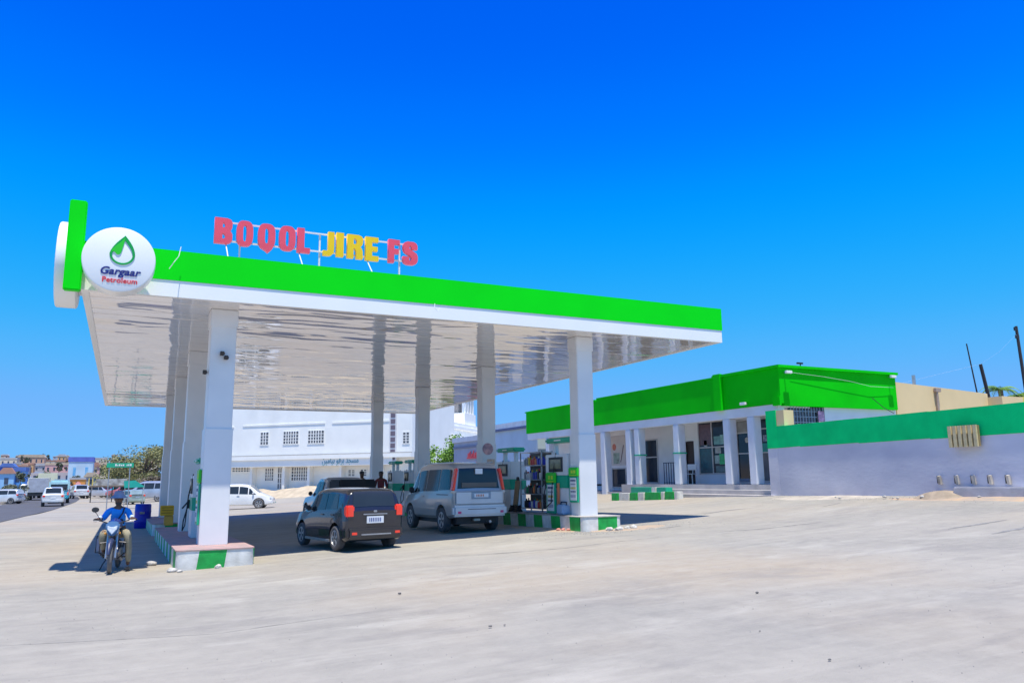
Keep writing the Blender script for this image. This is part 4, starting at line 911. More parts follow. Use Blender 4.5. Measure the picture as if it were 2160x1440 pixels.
# --- silver van
kv = [(-1.98, .50, 1.02, 1.04, .74, .78, .74), (-1.94, .42, 1.03, 1.10, .80, .81, .72), (-1.88, .40, 1.04, 1.60, .82, .82, .64), (-1.74, .38, 1.05, 1.76, .83, .83, .66), (-1.2, .36, 1.04, 1.80, .84, .835, .68), (0, .34, 1.02, 1.80, .84, .835, .68), (.7, .34, 1.00, 1.76, .84, .83, .68), (1.10, .34, .98, 1.42, .84, .82, .69), (1.42, .34, .95, 1.06, .84, .81, .72), (1.72, .36, .88, .92, .82, .78, .70), (1.96, .40, .74, .76, .78, .72, .6), (2.02, .46, .62, .63, .70, .62, .5)]
psv = paint('silver_dusty', (.43, .42, .41), .3, .35, .35)
prear = paint('silver_blue', (.55, .62, .68), .3, .2, .1)
sv = car('dusty silver people carrier standing at the near right pump', (8.0, 20.0, g(8.2, 20) + .0), R(1), kv, psv, (-1.22, 1.25), .32, .84,
    {'side': [(.02, .62, .05, .92, 0, 0), (-.95, -.04, .05, .93, 0, 0), (-1.78, -1.01, .08, .93, .06, 0), (.70, 1.28, .05, .9, 0, -.48)], 'front': (.80, 1.36, .02), 'rear': (-1.935, -1.86, -.02)},
    extra=[           ('tail_light_base', (.66, .82, -1.998, -1.80, 1.0, 1.075), mat('clear_lens', (.6, .55, .5), .2, coat=1), True, .02),
           ('tailgate', (-.74, .74, -2.025, -1.975, .72, 1.06), prear, False, .03),
           ('rear_bumper', (-.83, .83, -2.10, -1.90, .42, .71), prear, False, .06),
           ('bumper_groove', (-.40, .46, -2.106, -2.098, .60, .615), M['navy'], False, .001),
           ('reflector', (.60, .70, -2.11, -2.09, .50, .56), mat('pink_lens', (.75, .05, .20), .3), True, .005),
           ('plate_recess', (-.26, .34, -2.035, -2.02, .86, 1.04), mat('recess_grey', (.30, .38, .46), .5), False, .01),
           ('number_plate', (-.18, .26, -2.046, -2.034, .90, 1.0), M['plate'], False, .004),
           ('underbody', (-.62, .62, -1.80, 1.6, .22, .42), M['dark'], False, .02),
           ('exhaust', (.30, .38, -2.0, -1.4, .24, .31), M['steel'], False, .02),
           ('axle', (-.70, .70, -1.27, -1.17, .27, .36), M['dark'], False, .02),
           ('towing_loop', (-.15, .05, -1.95, -1.85, .30, .36), mat('rusty_cream', (.50, .46, .38), .7), False, .01),
           ('door_handle', (.835, .86, .10, .26, .90, .93), psv, True, .006),
           ('sliding_rail', (.832, .85, -1.7, -.9, .965, .985), M['dark'], True, .004),
           ('side_strip', (.838, .852, -.85, .85, .60, .63), psv, True, .004),
           ('roof_trim', (.60, .63, -1.6, .6, 1.79, 1.82), psv, True, .01),
           ('window_paper', (-.10, .12, -1.955, -1.915, 1.50, 1.64), M['plate'], False, .001)], scale=.92)
mirrors(sv, .84, .95, 1.0, M['dark'], 1.2)
for sx in (-1, 1): MB().prism([(sx * .825, 1.08), (sx * .735, 1.08), (sx * .635, 1.64), (sx * .69, 1.66)], -.01, .16, Matrix(((1, 0, 0, 0), (0, 0, 1, -1.965), (0, 1, 0, 0), (0, 0, 0, 1)))).build('tail_light', M['red'], sv, bevel=.02)
MB().box(-.52, .56, -1.955, -1.93, 1.16, 1.28).build('rear_shelf', mat('rear_shelf', (.12, .11, .10), .5), sv)
plate_marks(sv, -2.046, .92, .98, .12, seed=3, mt=mat('plate_orange', (.65, .25, .15), .5))
# --- silver pickup ahead of the black car
kp = [(-2.2, .55, 1.02, 1.04, .82, .82, .80), (-2.15, .5, 1.03, 1.05, .85, .85, .82), (-1.3, .45, 1.04, 1.06, .87, .86, .82), (-.80, .42, 1.05, 1.09, .88, .86, .80), (-.62, .42, 1.06, 1.60, .88, .86, .66), (-.3, .42, 1.06, 1.70, .88, .86, .68), (.3, .42, 1.05, 1.69, .88, .86, .68), (.75, .42, 1.04, 1.30, .88, .85, .72), (1.05, .42, 1.02, 1.08, .88, .84, .76), (1.8, .44, .96, .99, .87, .82, .74), (2.2, .5, .80, .82, .80, .76, .66), (2.26, .56, .70, .71, .74, .7, .6)]
pk = car('silver pickup truck mostly hidden ahead of the black hatchback', (6.55, 26.2, g(6.5, 26)), R(3), kp, paint('silver', (.48, .52, .58), .25, .35, .1), (-1.45, 1.5), .36, .90,
    {'side': [(.0, .70, .05, .92, 0, -.25), (-.52, -.06, .05, .92, .05, 0)], 'front': (.42, 1.0, .02), 'rear': (-.76, -.64, .02)},
    extra=[('tail_light', (.72, .84, -2.22, -2.12, .78, 1.02), M['red'], True, .02), ('rear_bumper', (-.82, .82, -2.30, -2.16, .50, .64), M['steel'], False, .03), ('door_handle', (.865, .89, -.30, -.15, .92, .95), M['steel'], True, .006)], scale=.9)
mirrors(pk, .84, .80, 1.05, M['dark'], 1.1)
MB().box(-.66, .66, -2.0, -.78, 1.068, 1.62).build('bed_cover', mat('dark_canvas', (.03, .028, .03), .7), pk, bevel=.05)
# --- white minivan passing behind
kw = [(-2.1, .38, .92, .94, .72, .74, .68), (-2.04, .32, .94, 1.1, .80, .79, .66), (-1.8, .26, .96, 1.5, .83, .80, .62), (-1.2, .24, .96, 1.58, .84, .81, .64), (0, .22, .94, 1.60, .84, .81, .65), (.6, .22, .92, 1.52, .84, .80, .64), (1.35, .22, .90, 1.02, .84, .79, .68), (1.8, .24, .80, .83, .82, .76, .66), (2.1, .30, .66, .67, .74, .66, .56), (2.18, .36, .56, .57, .62, .55, .45)]
wv = car('white minivan driving past in front of the white building', (6.75, 52.1, g(6.9, 52) + .02), R(-108), kw, paint('white', (.78, .78, .78), .25, 0, .3), (-1.3, 1.32), .32, .85,
    {'side': [(.05, .60, .05, .92, 0, 0), (-.80, .0, .05, .93, 0, 0), (-1.65, -.86, .08, .93, .08, 0), (.66, 1.15, .05, .85, 0, -.40)], 'front': (.68, 1.30, .02), 'rear': (-2.03, -1.84, .02)},
    extra=[('headlight', (.48, .74, 1.95, 2.12, .58, .70), mat('headlamp', (.55, .57, .6), .1, coat=1), True, .04), ('front_bumper', (-.72, .72, 2.0, 2.22, .28, .50), paint('white', (.78, .78, .78)), False, .06), ('grille', (-.40, .40, 2.13, 2.17, .56, .64), M['dark'], False, .01), ('fog_lamp', (.45, .62, 2.19, 2.235, .34, .42), mat('green_lens', (.02, .35, .25), .3), True, .01), ('door_handle', (.825, .85, -.1, .08, .84, .87), M['steel'], True, .006)], scale=.93)
mirrors(wv, .82, .95, .95, paint('white', (.78, .78, .78)))

# --- smaller traffic further down the road
ksuv = [(-2.0, .45, .98, 1.0, .78, .78, .74), (-1.95, .38, 1.0, 1.08, .84, .83, .70), (-1.8, .36, 1.02, 1.58, .86, .84, .66), (-1.3, .34, 1.03, 1.66, .87, .85, .68), (0, .32, 1.02, 1.66, .87, .85, .68), (.45, .32, 1.0, 1.55, .87, .84, .68), (.95, .33, .98, 1.05, .87, .83, .72), (1.8, .36, .90, .93, .84, .80, .70), (2.1, .45, .72, .73, .76, .72, .6)]
def far_car(label, x, y, rz, c, cname, keys=ksuv, s=1.0, group='vehicles on the road', zz=None, cat='car', lights=True, front=False):
    ex = []
    e = keys[0][0] if not front else keys[-1][0]
    if lights and not front: ex = [('tail_light', (.60, .80, e - .02, e + .15, .82, 1.0), M['red'], True, .02), ('rear_bumper', (-.78, .78, e - .10, e + .1, .38, .60), paint(cname, c), False, .04), ('number_plate', (-.2, .2, e - .03, e, .70, .80), M['plate'], False, .002)]
    if front: ex = [('headlight', (.50, .74, e - .2, e + .01, .62, .76), mat('headlamp', (.55, .57, .6), .1, coat=1), True, .03), ('grille', (-.42, .42, e - .05, e + .02, .55, .70), M['dark'], False, .02), ('front_bumper', (-.74, .74, e - .1, e + .08, .36, .54), paint(cname, c), False, .04)]
    return car(label, (x, y, g(x, y) if zz is None else zz), R(rz), keys, paint(cname, c), (-1.25, 1.3), .34, .87, {'side': [(.0, .60, .05, .92, 0, -.2), (-.85, -.05, .05, .92), (-1.7, -.92, .08, .9, .08)], 'front': (.5, .9, .02), 'rear': (-1.93, -1.80, .02)}, detail=False, cat=cat, group=group, extra=ex, scale=s, arch=False)
far_car('white car driving away on the road behind the motorcyclist', -5.45, 83.6, 3, (.80, .80, .80), 'white2', s=1.02)
far_car('white suv ahead of the box truck on the left lane', -12.0, 133, 4, (.72, .75, .8), 'white3', s=1.2, group='vehicles on the road', front=False)
far_car('white saloon parked on the verge at the left edge', -10.9, 97, 70, (.76, .76, .78), 'white4', keys=kb_, s=1.0)
for i, (x, y, cc, nm, lb, rz) in enumerate(((-5.0, 122, (.75, .77, .8), 'pale', 'pale car first in the row parked beyond the white car', 10), (-3.2, 127, (.7, .7, .75), 'silver3', 'silver car second in the row of parked cars beyond the rider', -60), (-1.9, 134, (.30, .05, .12), 'maroon', 'maroon car in the row parked beyond the rider', 40), (-.2, 128, (.05, .45, .60), 'turquoise', 'turquoise car in the parked row left of the rider hat', 80), (.6, 118, (.60, .20, .22), 'dusty_red', 'dusty red car low in the parked row', 85), (-6.4, 140, (.6, .6, .62), 'grey4', 'grey car half hidden behind the turquoise bus', 0))):
    far_car(lb, x, y, rz, cc, nm, keys=kb_ if i % 2 else ksuv, s=1.1, group='cars parked along the far roadside', front=(i == 1))
far_car('silver suv with dark windows parked behind the blue barrel', 2.6, 90.0, 60, (.45, .48, .55), 'silver5', s=1.25, group='cars parked along the far roadside', front=False)
far_car('pale green car partly hidden behind the rider', 0.9, 84, 20, (.42, .52, .48), 'palegreen', s=.9, keys=kb_, group='cars parked along the far roadside')
# turquoise minibus and box truck
tb = empty('minibus', (-5.75, 96, -.45), R(2), 'turquoise and white minibus driving away on the road', 'minibus', 'vehicles on the road')
tq = mat('paint_turquoise', (.03, .45, .55), .3, .1, 2, coat=.5)
MB().box(-.95, .95, -2.2, 2.2, .45, 1.25).build('lower_body', tq, tb, bevel=.10)
MB().box(-.93, .93, -2.15, 2.1, 1.26, 2.35).build('upper_body', mat('paint_pale_aqua', (.45, .70, .75), .3, .1, 2), tb, bevel=.16)
MB().box(-.75, .75, -2.17, -2.14, 1.35, 1.95).build('rear_window', M['cglass'], tb, bevel=.02)
for sx in (-1, 1):
    MB().box(sx * .93 - .012, sx * .93 + .012, -1.9, 1.8, 1.40, 1.95).build('side_window', M['cglass'], tb)
    MB().box(sx * .82 - .07, sx * .82 + .07, -2.22, -2.18, .85, 1.15).build('tail_light', M['red'], tb)
    for wy in (-1.4, 1.4): MB().frame((sx * .68, wy, .33), (sx * .93, wy, .33), 16, .34).build('wheel', M['black'], tb)
MB().box(-.5, .5, -1.6, 1.5, 2.352, 2.46).build('roof_rack', M['steel'], tb)
bt = empty('box_truck', (-9.3, 117, -.45), R(3), 'box truck with a cream cargo box and grey tail on the left lane', 'truck', 'vehicles on the road')
MB().box(-1.15, 1.15, -3.0, 1.8, .95, 2.75).build('cargo_box', mat('truck_cream', (.68, .66, .55), .6, .08, 1), bt, bevel=.03)
MB().box(-1.05, 1.05, -3.05, -3.004, 1.0, 2.7).build('tail_doors', mat('truck_grey', (.42, .44, .50), .6, .2, 2), bt)
MB().box(-1.0, 1.0, 1.9, 3.5, .6, 2.5).build('cab', M['white'], bt, bevel=.15)
MB().box(-1.1, 1.1, -3.0, 3.3, .55, .93).build('chassis', M['dark'], bt)
for sx in (-1, 1):
    for wy in (-2, 2.6): MB().frame((sx * .75, wy, .45), (sx * 1.08, wy, .45), 16, .45).build('wheel', M['black'], bt)
st = empty('cream_truck', (-9.6, 134, -.45), R(3), 'taller cream lorry beside the box truck, only its box showing', 'truck', 'vehicles on the road')
MB().box(-1.2, 1.2, -3, 3, .9, 3.5).build('cargo_box', mat('truck_cream2', (.72, .70, .50), .6, .08, 1), st, bevel=.03)
MB().box(-1.1, 1.1, -3, 3, .5, .88).build('chassis', M['dark'], st)
for sx in (-1, 1):
    for wy in (-2, 2): MB().frame((sx * .8, wy, .45), (sx * 1.12, wy, .45), 14, .45).build('wheel', M['black'], st)

# ---------------------------------------------------------------- people
def skinmesh(name, pts, edges, m, parent, root=0, sub=1, smooth=True):
    """pts: (x, y, z, rx, ry)"""
    me = bpy.data.meshes.new(name); me.from_pydata([p[:3] for p in pts], edges, [])
    o = bpy.data.objects.new(name, me); col.objects.link(o)
    md = o.modifiers.new('skin', 'SKIN'); sv_ = me.skin_vertices[0].data
    for i, p in enumerate(pts): sv_[i].radius = (p[3], p[4] if len(p) > 4 else p[3]); sv_[i].use_root = (i == root)
    s2 = o.modifiers.new('sub', 'SUBSURF'); s2.levels = sub; s2.render_levels = sub
    bpy.context.view_layer.update()
    m2 = bpy.data.meshes.new_from_object(o.evaluated_get(bpy.context.evaluated_depsgraph_get())); bpy.data.objects.remove(o)
    m2.materials.clear(); m2.materials.append(m)
    m2.polygons.foreach_set('use_smooth', [True] * len(m2.polygons))
    q = bpy.data.objects.new(name, m2); col.objects.link(q); q.parent = parent
    return q
def fingers(mbase, hand, fwd, side, n_=4):
    """short curled finger chains from the palm"""
    mb = MB(); hand = Vector(hand); fwd = Vector(fwd).normalized(); side = Vector(side).normalized(); dn = fwd.cross(side).normalized()
    if dn.z > 0: dn = -dn
    for k in range(n_):
        o = hand + side * (.026 * (k - 1.5)); l = [.034, .038, .036, .028][k]
        mb.tube([o, o + fwd * l, o + fwd * l * 1.5 + dn * l * .7, o + fwd * l * .9 + dn * l * 1.3], [.010, .0095, .009, .007], 6)
    t = hand - side * .045 - fwd * .03
    mb.tube([t, t + fwd * .03 - side * .012 + dn * .01, t + fwd * .055 + dn * .03], [.012, .011, .009], 6)
    return mb
def head(root, c, face, m, hat=None, s=1.0):
    """head with nose, brow, ears, mouth; face = direction angle of the face about z"""
    q = Matrix.Translation(c) @ Matrix.Rotation(face, 4, 'Z')                # local -y is the face
    mb = MB(); prof = [(.02, -.125), (.05, -.118), (.068, -.09), (.076, -.05), (.082, 0), (.084, .04), (.078, .08), (.055, .112), (.02, .125)]
    mb.lathe([(r * s, z * s) for r, z in prof], 18, q @ Matrix.Diagonal((.92, 1.12, 1, 1)))
    o = mb.build('head', m, root, smooth=80)
    f = MB(); f.prism([(-.012, 0), (.012, 0), (.006, .05), (-.006, .05)], -.105, -.08, q @ Matrix.Rotation(R(90), 4, 'X') @ Matrix.Rotation(R(180), 4, 'X') @ Matrix.Identity(4)) if False else f.box(-.012, .012, -.115, -.085, -.03, .012, q)
    f.build('nose', m, o, bevel=.006)
    e = MB()
    for sx in (-1, 1): e.box(sx * .032 - .012, sx * .032 + .012, -.094, -.083, .012, .022, q)
    e.build('eyes', M['dark'], o)
    MB().box(-.024, .024, -.092, -.078, -.066, -.055, q).build('mouth', mat('lips', (.12, .03, .025), .5), o)
    er = MB()
    for sx in (-1, 1): er.box(sx * .080 - .008, sx * .080 + .008, -.015, .02, -.03, .03, q)
    er.build('ears', m, o, bevel=.006)
    return o, q
# rider: sits on a motorcycle that faces the camera, slightly turned. local -y is forward
mx, my = -.02, 16.25
RZ = R(-7)
bk = empty('motorcycle', (mx, my, g(mx, my)), RZ, 'small motorcycle facing the camera with a pale shield and dusty front wheel', 'motorcycle')
dust = mat('dusty_rubber', (.16, .15, .145), .9, .3, 12, bump=.3, bscale=80)
def mwheel(y, r, lean=0):
    wr = bpy.data.objects.new('wheel', None); col.objects.link(wr); wr.parent = bk; wr.empty_display_size = .1
    wr.matrix_local = Matrix.Translation((0, y, r)) @ Matrix.Rotation(R(6) if y < 0 else 0, 4, 'Z') @ Matrix.Rotation(R(90), 4, 'Y')
    pr = [(r - .075 + .0, -.028), (r - .045, -.042), (r - .015, -.034), (r, -.012), (r, .012), (r - .015, .034), (r - .045, .042), (r - .075, .028)]
    MB().lathe(pr + [pr[0]], 36, close=False).build('tyre', dust, wr, smooth=60)
    rm = MB().lathe([(r - .075, -.022), (r - .09, 0), (r - .075, .022), (r - .06, 0), (r - .075, -.022)], 36, close=False)
    for k in range(6):
        a = k * math.pi / 3; rm.box(.03, r - .08, -.012, .012, -.01, .01, Matrix.Rotation(a, 4, 'Z'))
    rm.lathe([(.0, -.05), (.045, -.045), (.045, .045), (0, .05)], 14, close=False)
    rm.build('rim', M['darkm'], wr)
mwheel(-.64, .305); mwheel(.62, .30)
fk = MB()
for sx in (-1, 1): fk.frame((sx * .085, -.62, .31), (sx * .085, -.42, .92), 8, .022, .02)
fk.box(-.11, .11, -.47, -.40, .82, .86); fk.build('fork', M['steel'], bk)
MB().tube([(0, -.98, .40), (0, -.90, .58), (0, -.66, .66), (0, -.42, .60), (0, -.33, .48)], [.03, .05, .055, .05, .035], 8).build('front_mudguard', mat('mudguard_navy', (.03, .04, .10), .4), bk, smooth=60)
# shield fairing with headlamp
sh_ = MB().prism([(x * .80, y * .72) for x, y in [(-.15, .22), (-.17, .10), (-.10, -.10), (0, -.17), (.10, -.10), (.17, .10), (.15, .22), (.06, .26), (-.06, .26)]], 0, .07, Matrix.Translation((0, -.56, .85)) @ Matrix.Rotation(R(78), 4, 'X'))
sh_.build('headlight_shield', mat('shield_blue', (.10, .20, .38), .3, .1), bk, bevel=.02)
MB().prism([(x * .85, y * .85) for x, y in [(-.11, .13), (-.10, .02), (0, -.10), (.10, .02), (.11, .13), (.04, .09), (-.04, .09)]], 0, .03, Matrix.Translation((0, -.635, .855)) @ Matrix.Rotation(R(78), 4, 'X')).build('headlight', mat('headlight_glass', (.62, .66, .72), .12, .3, 30, coat=1), bk, bevel=.01)
hb = MB().tube([(-.36, -.30, 1.06), (-.26, -.40, 1.05), (-.10, -.45, 1.0), (.10, -.45, 1.0), (.26, -.40, 1.05), (.36, -.30, 1.06)], .012, 8); hb.build('handlebar', M['darkm'], bk)
for sx in (-1, 1):
    MB().frame((sx * .30, -.36, 1.06), (sx * .41, -.26, 1.06), 8, .019).build('grip', M['black'], bk)
    MB().tube([(sx * .29, -.43, 1.05), (sx * .40, -.42, 1.055)], .008).build('lever', M['steel'], bk)
    MB().frame((sx * .11, -.54, .80), (sx * .15, -.54, .80), 8, .018, .022).build('indicator', mat('amber', (.75, .30, .03), .3), bk)
mrr = MB().tube([(-.26, -.40, 1.06), (-.34, -.42, 1.2), (-.38, -.42, 1.24)], .007); mrr.build('mirror_stem', M['darkm'], bk)
MB().lathe([(.0, -.012), (.055, -.012), (.065, 0), (.055, .012), (0, .012)], 16, Matrix.Translation((-.37, -.42, 1.28)) @ Matrix.Rotation(R(90), 4, 'X') @ Matrix.Diagonal((1.1, .85, 1, 1)), close=False).build('mirror', M['dark'], bk)
MB().tube([(0, -.38, .94), (0, -.25, .97), (0, -.05, .95), (0, .10, .86)], [.08, .13, .13, .07], 12).build('fuel_tank', mat('tank_navy', (.02, .04, .18), .2, coat=.8), bk, smooth=60)
MB().box(-.12, .12, .08, .78, .76, .84).build('seat', M['black'], bk, bevel=.03)
fr_ = MB(); 
for a, b_ in (((0, -.40, .90), (0, -.12, .40)), ((0, -.12, .40), (0, .25, .36)), ((0, -.38, .92), (0, .70, .78)), ((.1, .25, .36), (.12, .72, .74)), ((-.1, .25, .36), (-.12, .72, .74)), ((.1, .62, .30), (.1, .2, .36)), ((-.1, .62, .30), (-.1, .2, .36))): fr_.frame(a, b_, 6, .018)
fr_.build('frame', M['dark'], bk)
en = MB().box(-.13, .13, -.20, .22, .24, .46); en.frame((0, -.10, .42), (0, -.22, .68), 12, .085, .09)
for k in range(5): en.frame((0, -.11 - k * .022, .46 + k * .045), (0, -.113 - k * .022, .465 + k * .045), 12, .11)
en.build('engine', mat('engine_grey', (.22, .22, .24), .5, .3, 12, metal=.5), bk)
MB().tube([(.06, -.22, .55), (.10, -.34, .40), (.14, -.10, .22), (.17, .3, .26), (.18, .8, .34)], [.018, .02, .024, .035, .045], 10).build('exhaust', M['steel'], bk)
cg = MB()
for sx in (-1, 1): cg.tube([(sx * .05, -.36, .62), (sx * .24, -.38, .60), (sx * .25, -.36, .40), (sx * .08, -.20, .26)], .013)
cg.build('crash_bar', M['darkm'], bk)
MB().box(-.22, -.1, -.05, -.01, .27, .295).box(.1, .24, -.05, -.01, .27, .295).build('footrest', M['black'], bk)
sb_ = MB().tube([(-.14, .08, .27), (-.22, .02, .14), (-.27, -.02, .01)], .012); sb_.build('side_stand', M['darkm'], bk)
# pannier rack with grey bag on the rider's right
pn = MB().tube([(-.16, .35, .70), (-.40, .30, .70), (-.42, .32, .36), (-.18, .36, .34)], .014); pn.build('pannier_rack', M['darkm'], bk)
MB().box(-.40, -.20, .22, .62, .36, .70).build('pannier_bag', M['grey_cloth'], bk, bevel=.05)
# rider
def low(L): return [(p[0], p[1], p[2] - .13 * min(1, max(0, (p[2] - .72) / .18)) if abs(p[0]) < .2 or p[2] > 1.15 else p[2], *p[3:]) for p in L]
rd = empty('person', (mx, my, g(mx, my)), RZ, 'man in a bright blue shirt, bucket hat and khaki trousers sitting on the motorcycle', 'person')
HP = (0, .20, .92)
# continuous body
body = [(0, .20, .90, .12, .10), (0, .18, 1.08, .125, .095), (0, .14, 1.28, .15, .10), (0, .10, 1.40, .09, .07), (0, .08, 1.47, .05, .05), (0, .06, 1.53, .05, .05),
        (.19, .11, 1.37, .055), (.27, -.02, 1.20, .048), (.30, -.20, 1.10, .038), (.335, -.31, 1.08, .032),
        (-.19, .11, 1.37, .055), (-.27, -.02, 1.20, .048), (-.30, -.20, 1.10, .038), (-.335, -.31, 1.08, .032),
        (.12, .16, .88, .09), (.24, -.20, .78, .075), (.27, -.14, .40, .05), (.28, -.10, .10, .04),
        (-.12, .16, .88, .09), (-.24, -.20, .80, .075), (-.22, -.08, .52, .05), (-.20, -.03, .36, .04)]
bed = [(0, 1), (1, 2), (2, 3), (3, 4), (4, 5), (3, 6), (6, 7), (7, 8), (8, 9), (3, 10), (10, 11), (11, 12), (12, 13), (0, 14), (14, 15), (15, 16), (16, 17), (0, 18), (18, 19), (19, 20), (20, 21)]
skinmesh('body', low(body), bed, M['skin'], rd, 0)
shp = [(0, .20, .93, .145, .12), (0, .18, 1.08, .15, .115), (0, .14, 1.27, .175, .12), (0, .105, 1.395, .10, .08), (.19, .11, 1.36, .075), (.27, -.02, 1.20, .065), (.295, -.16, 1.115, .052), (-.19, .11, 1.36, .075), (-.27, -.02, 1.20, .065), (-.295, -.16, 1.115, .052)]
skinmesh('shirt', low(shp), [(0, 1), (1, 2), (2, 3), (3, 4), (4, 5), (5, 6), (3, 7), (7, 8), (8, 9)], M['shirt'], rd, 0)
skinmesh('sleeve_lining', [(.295, -.15, 1.12, .054), (.32, -.26, 1.09, .044)], [(0, 1)], mat('pale_sleeve', (.50, .58, .70), .8), rd)
skinmesh('sleeve_lining', [(-.295, -.15, 1.12, .054), (-.32, -.26, 1.09, .044)], [(0, 1)], mat('pale_sleeve', (.50, .58, .70), .8), rd)
tr = [(0, .21, .90, .14, .12), (.12, .14, .88, .105), (.245, -.20, .78, .09), (.275, -.14, .42, .072), (.285, -.11, .16, .062), (-.12, .14, .88, .105), (-.245, -.20, .80, .09), (-.225, -.09, .54, .072), (-.205, -.04, .42, .065)]
skinmesh('trousers', low(tr), [(0, 1), (1, 2), (2, 3), (3, 4), (0, 5), (5, 6), (6, 7), (7, 8)], M['khaki'], rd, 0)
for p in ((.285, -.13, .0), (-.20, -.06, .30)):
    MB().box(p[0] - .05, p[0] + .05, p[1] - .17, p[1] + .09, p[2], p[2] + .09).build('shoe', M['dark'], rd, bevel=.03)
for sx in (-1, 1):
    hd_ = fingers(None, (sx * .345, -.33, 1.085), (sx * .25, -1, -.1), (1, .25, 0)); hd_.box(sx * .34 - .04, sx * .34 + .04, -.35, -.28, 1.065, 1.10); hd_.build('hand', M['skin'], rd, smooth=60)
hd, q = head(rd, Vector((0, .045, 1.475)), R(4), M['skin'])
hat = MB().lathe([(.165, .005), (.17, -.005), (.155, .02), (.105, .055), (.098, .10), (.085, .135), (.04, .15), (0, .152)], 24, q @ Matrix.Translation((0, .0, .035)) @ Matrix.Diagonal((1, 1.1, 1, 1)), close=False)
hat.build('bucket_hat', M['grey_cloth'], rd, smooth=50)
MB().box(-.062, .062, -.09, .02, -.115, -.055, q).build('beard', M['dark'], rd, bevel=.02)
# shoulder bag strap and pouch
stp = MB().tube([(.13, .0, 1.31), (.10, -.03, 1.18), (.02, -.02, 1.06), (-.10, .0, .98)], .018, 6); stp.build('bag_strap', M['navy'], rd)
MB().box(-.16, .14, -.03, .05, .93, 1.06).build('shoulder_bag', M['navy'], rd, bevel=.03)
for r__ in (bk, rd): r__.scale = (.85, .85, .85)
sv.scale = (.885, .92, .955); hc.scale = (.79, .80, .835)
# standing attendants
def standing(label, loc, rz, shirt, legs, h=1.72, hatm=None, armfwd=.15):
    r_ = empty('person', loc, rz, label, 'person'); k = h / 1.72
    def S(pts): return [(p[0] * k, p[1] * k, p[2] * k, p[3] * k, (p[4] if len(p) > 4 else p[3]) * k) for p in pts]
    bd = [(0, 0, .95, .13, .09), (0, 0, 1.15, .12, .085), (0, 0, 1.35, .15, .095), (0, 0, 1.44, .08, .06), (0, -.01, 1.53, .05), (.19, 0, 1.40, .05), (.25, .0, 1.12, .042), (.24, -armfwd, .90, .032), (-.19, 0, 1.40, .05), (-.25, 0, 1.12, .042), (-.24, -armfwd, .90, .032), (.10, 0, .90, .085), (.11, -.01, .50, .055), (.12, .02, .09, .04), (-.10, 0, .90, .085), (-.11, -.01, .50, .055), (-.12, .02, .09, .04)]
    skinmesh('body', S(bd), [(0, 1), (1, 2), (2, 3), (3, 4), (3, 5), (5, 6), (6, 7), (3, 8), (8, 9), (9, 10), (0, 11), (11, 12), (12, 13), (0, 14), (14, 15), (15, 16)], M['skin'], r_)
    skinmesh('shirt', S([(0, 0, .93, .15, .11), (0, 0, 1.15, .14, .10), (0, 0, 1.35, .17, .11), (0, 0, 1.43, .09, .07), (.19, 0, 1.39, .068), (.25, 0, 1.14, .058), (-.19, 0, 1.39, .068), (-.25, 0, 1.14, .058)]), [(0, 1), (1, 2), (2, 3), (3, 4), (4, 5), (3, 6), (6, 7)], shirt, r_)
    skinmesh('trousers', S([(0, 0, .93, .145, .105), (.10, 0, .88, .10), (.11, -.01, .50, .075), (.12, .02, .14, .06), (-.10, 0, .88, .10), (-.11, -.01, .50, .075), (-.12, .02, .14, .06)]), [(0, 1), (1, 2), (2, 3), (0, 4), (4, 5), (5, 6)], legs, r_)
    for sx in (-1, 1):
        MB().box(sx * .12 * k - .045, sx * .12 * k + .045, -.16, .08, 0, .09).build('shoe', M['dark'], r_, bevel=.03)
        hh = fingers(None, (sx * .24 * k, -armfwd - .04, .82 * k), (0, -.3, -1), (0, 1, 0)); hh.box(sx * .24 * k - .018, sx * .24 * k + .018, -armfwd - .06, -armfwd + .02, .82 * k, .90 * k); hh.build('hand', M['skin'], r_, smooth=60)
    head(r_, Vector((0, -.02, 1.61 * k)), 0, M['skin'])
    if hatm: MB().lathe([(.09, 0), (.098, .04), (.09, .09), (.05, .115), (0, .12)], 18, Matrix.Translation((0, -.01, 1.64 * k)), close=False).build('hair', hatm, r_, smooth=60)
    return r_
tb_ = empty('leaning_board', (9.95, 20.05, .63), 0, 'tall tan board leaning against the pump between the silver van and the oil rack', 'board')
MB().box(-.02, .02, -.13, .13, 0, .86, Matrix.Rotation(R(7), 4, 'Y')).build('board_panel', M['tan'], tb_, bevel=.01)
MB().box(-.03, .03, -.03, .06, .86, .96, Matrix.Rotation(R(7), 4, 'Y')).build('black_top', M['dark'], tb_, bevel=.01)
hc_ = MB()
for k in range(5):
    hc_.tube([(math.cos(t / 12 * 6.283) * (.17 - .012 * k), math.sin(t / 12 * 6.283) * (.26 - .02 * k), .02 + .035 * k + .012 * math.sin(t * 2.1 + k)) for t in range(13)], .018, 6)
hc_.build('coiled_hose', M['black'], None, label='heap of black hose coiled on the island at the foot of the tan board', cat='hose').location = (9.92, 19.95, .63)
standing('man with dark head showing above the pickup roof beside the left rear column', (8.75, 31.6, g(8.2, 30)), R(20), M['grey_cloth'], M['navy'], 1.74, M['dark'])
standing('person in dark clothes standing at the rear pumps behind the black car', (9.35, 30.9, g(9.2, 30)), R(-20), mat('maroon_cloth', (.20, .04, .05), .9), M['navy'], 1.68, M['dark'])
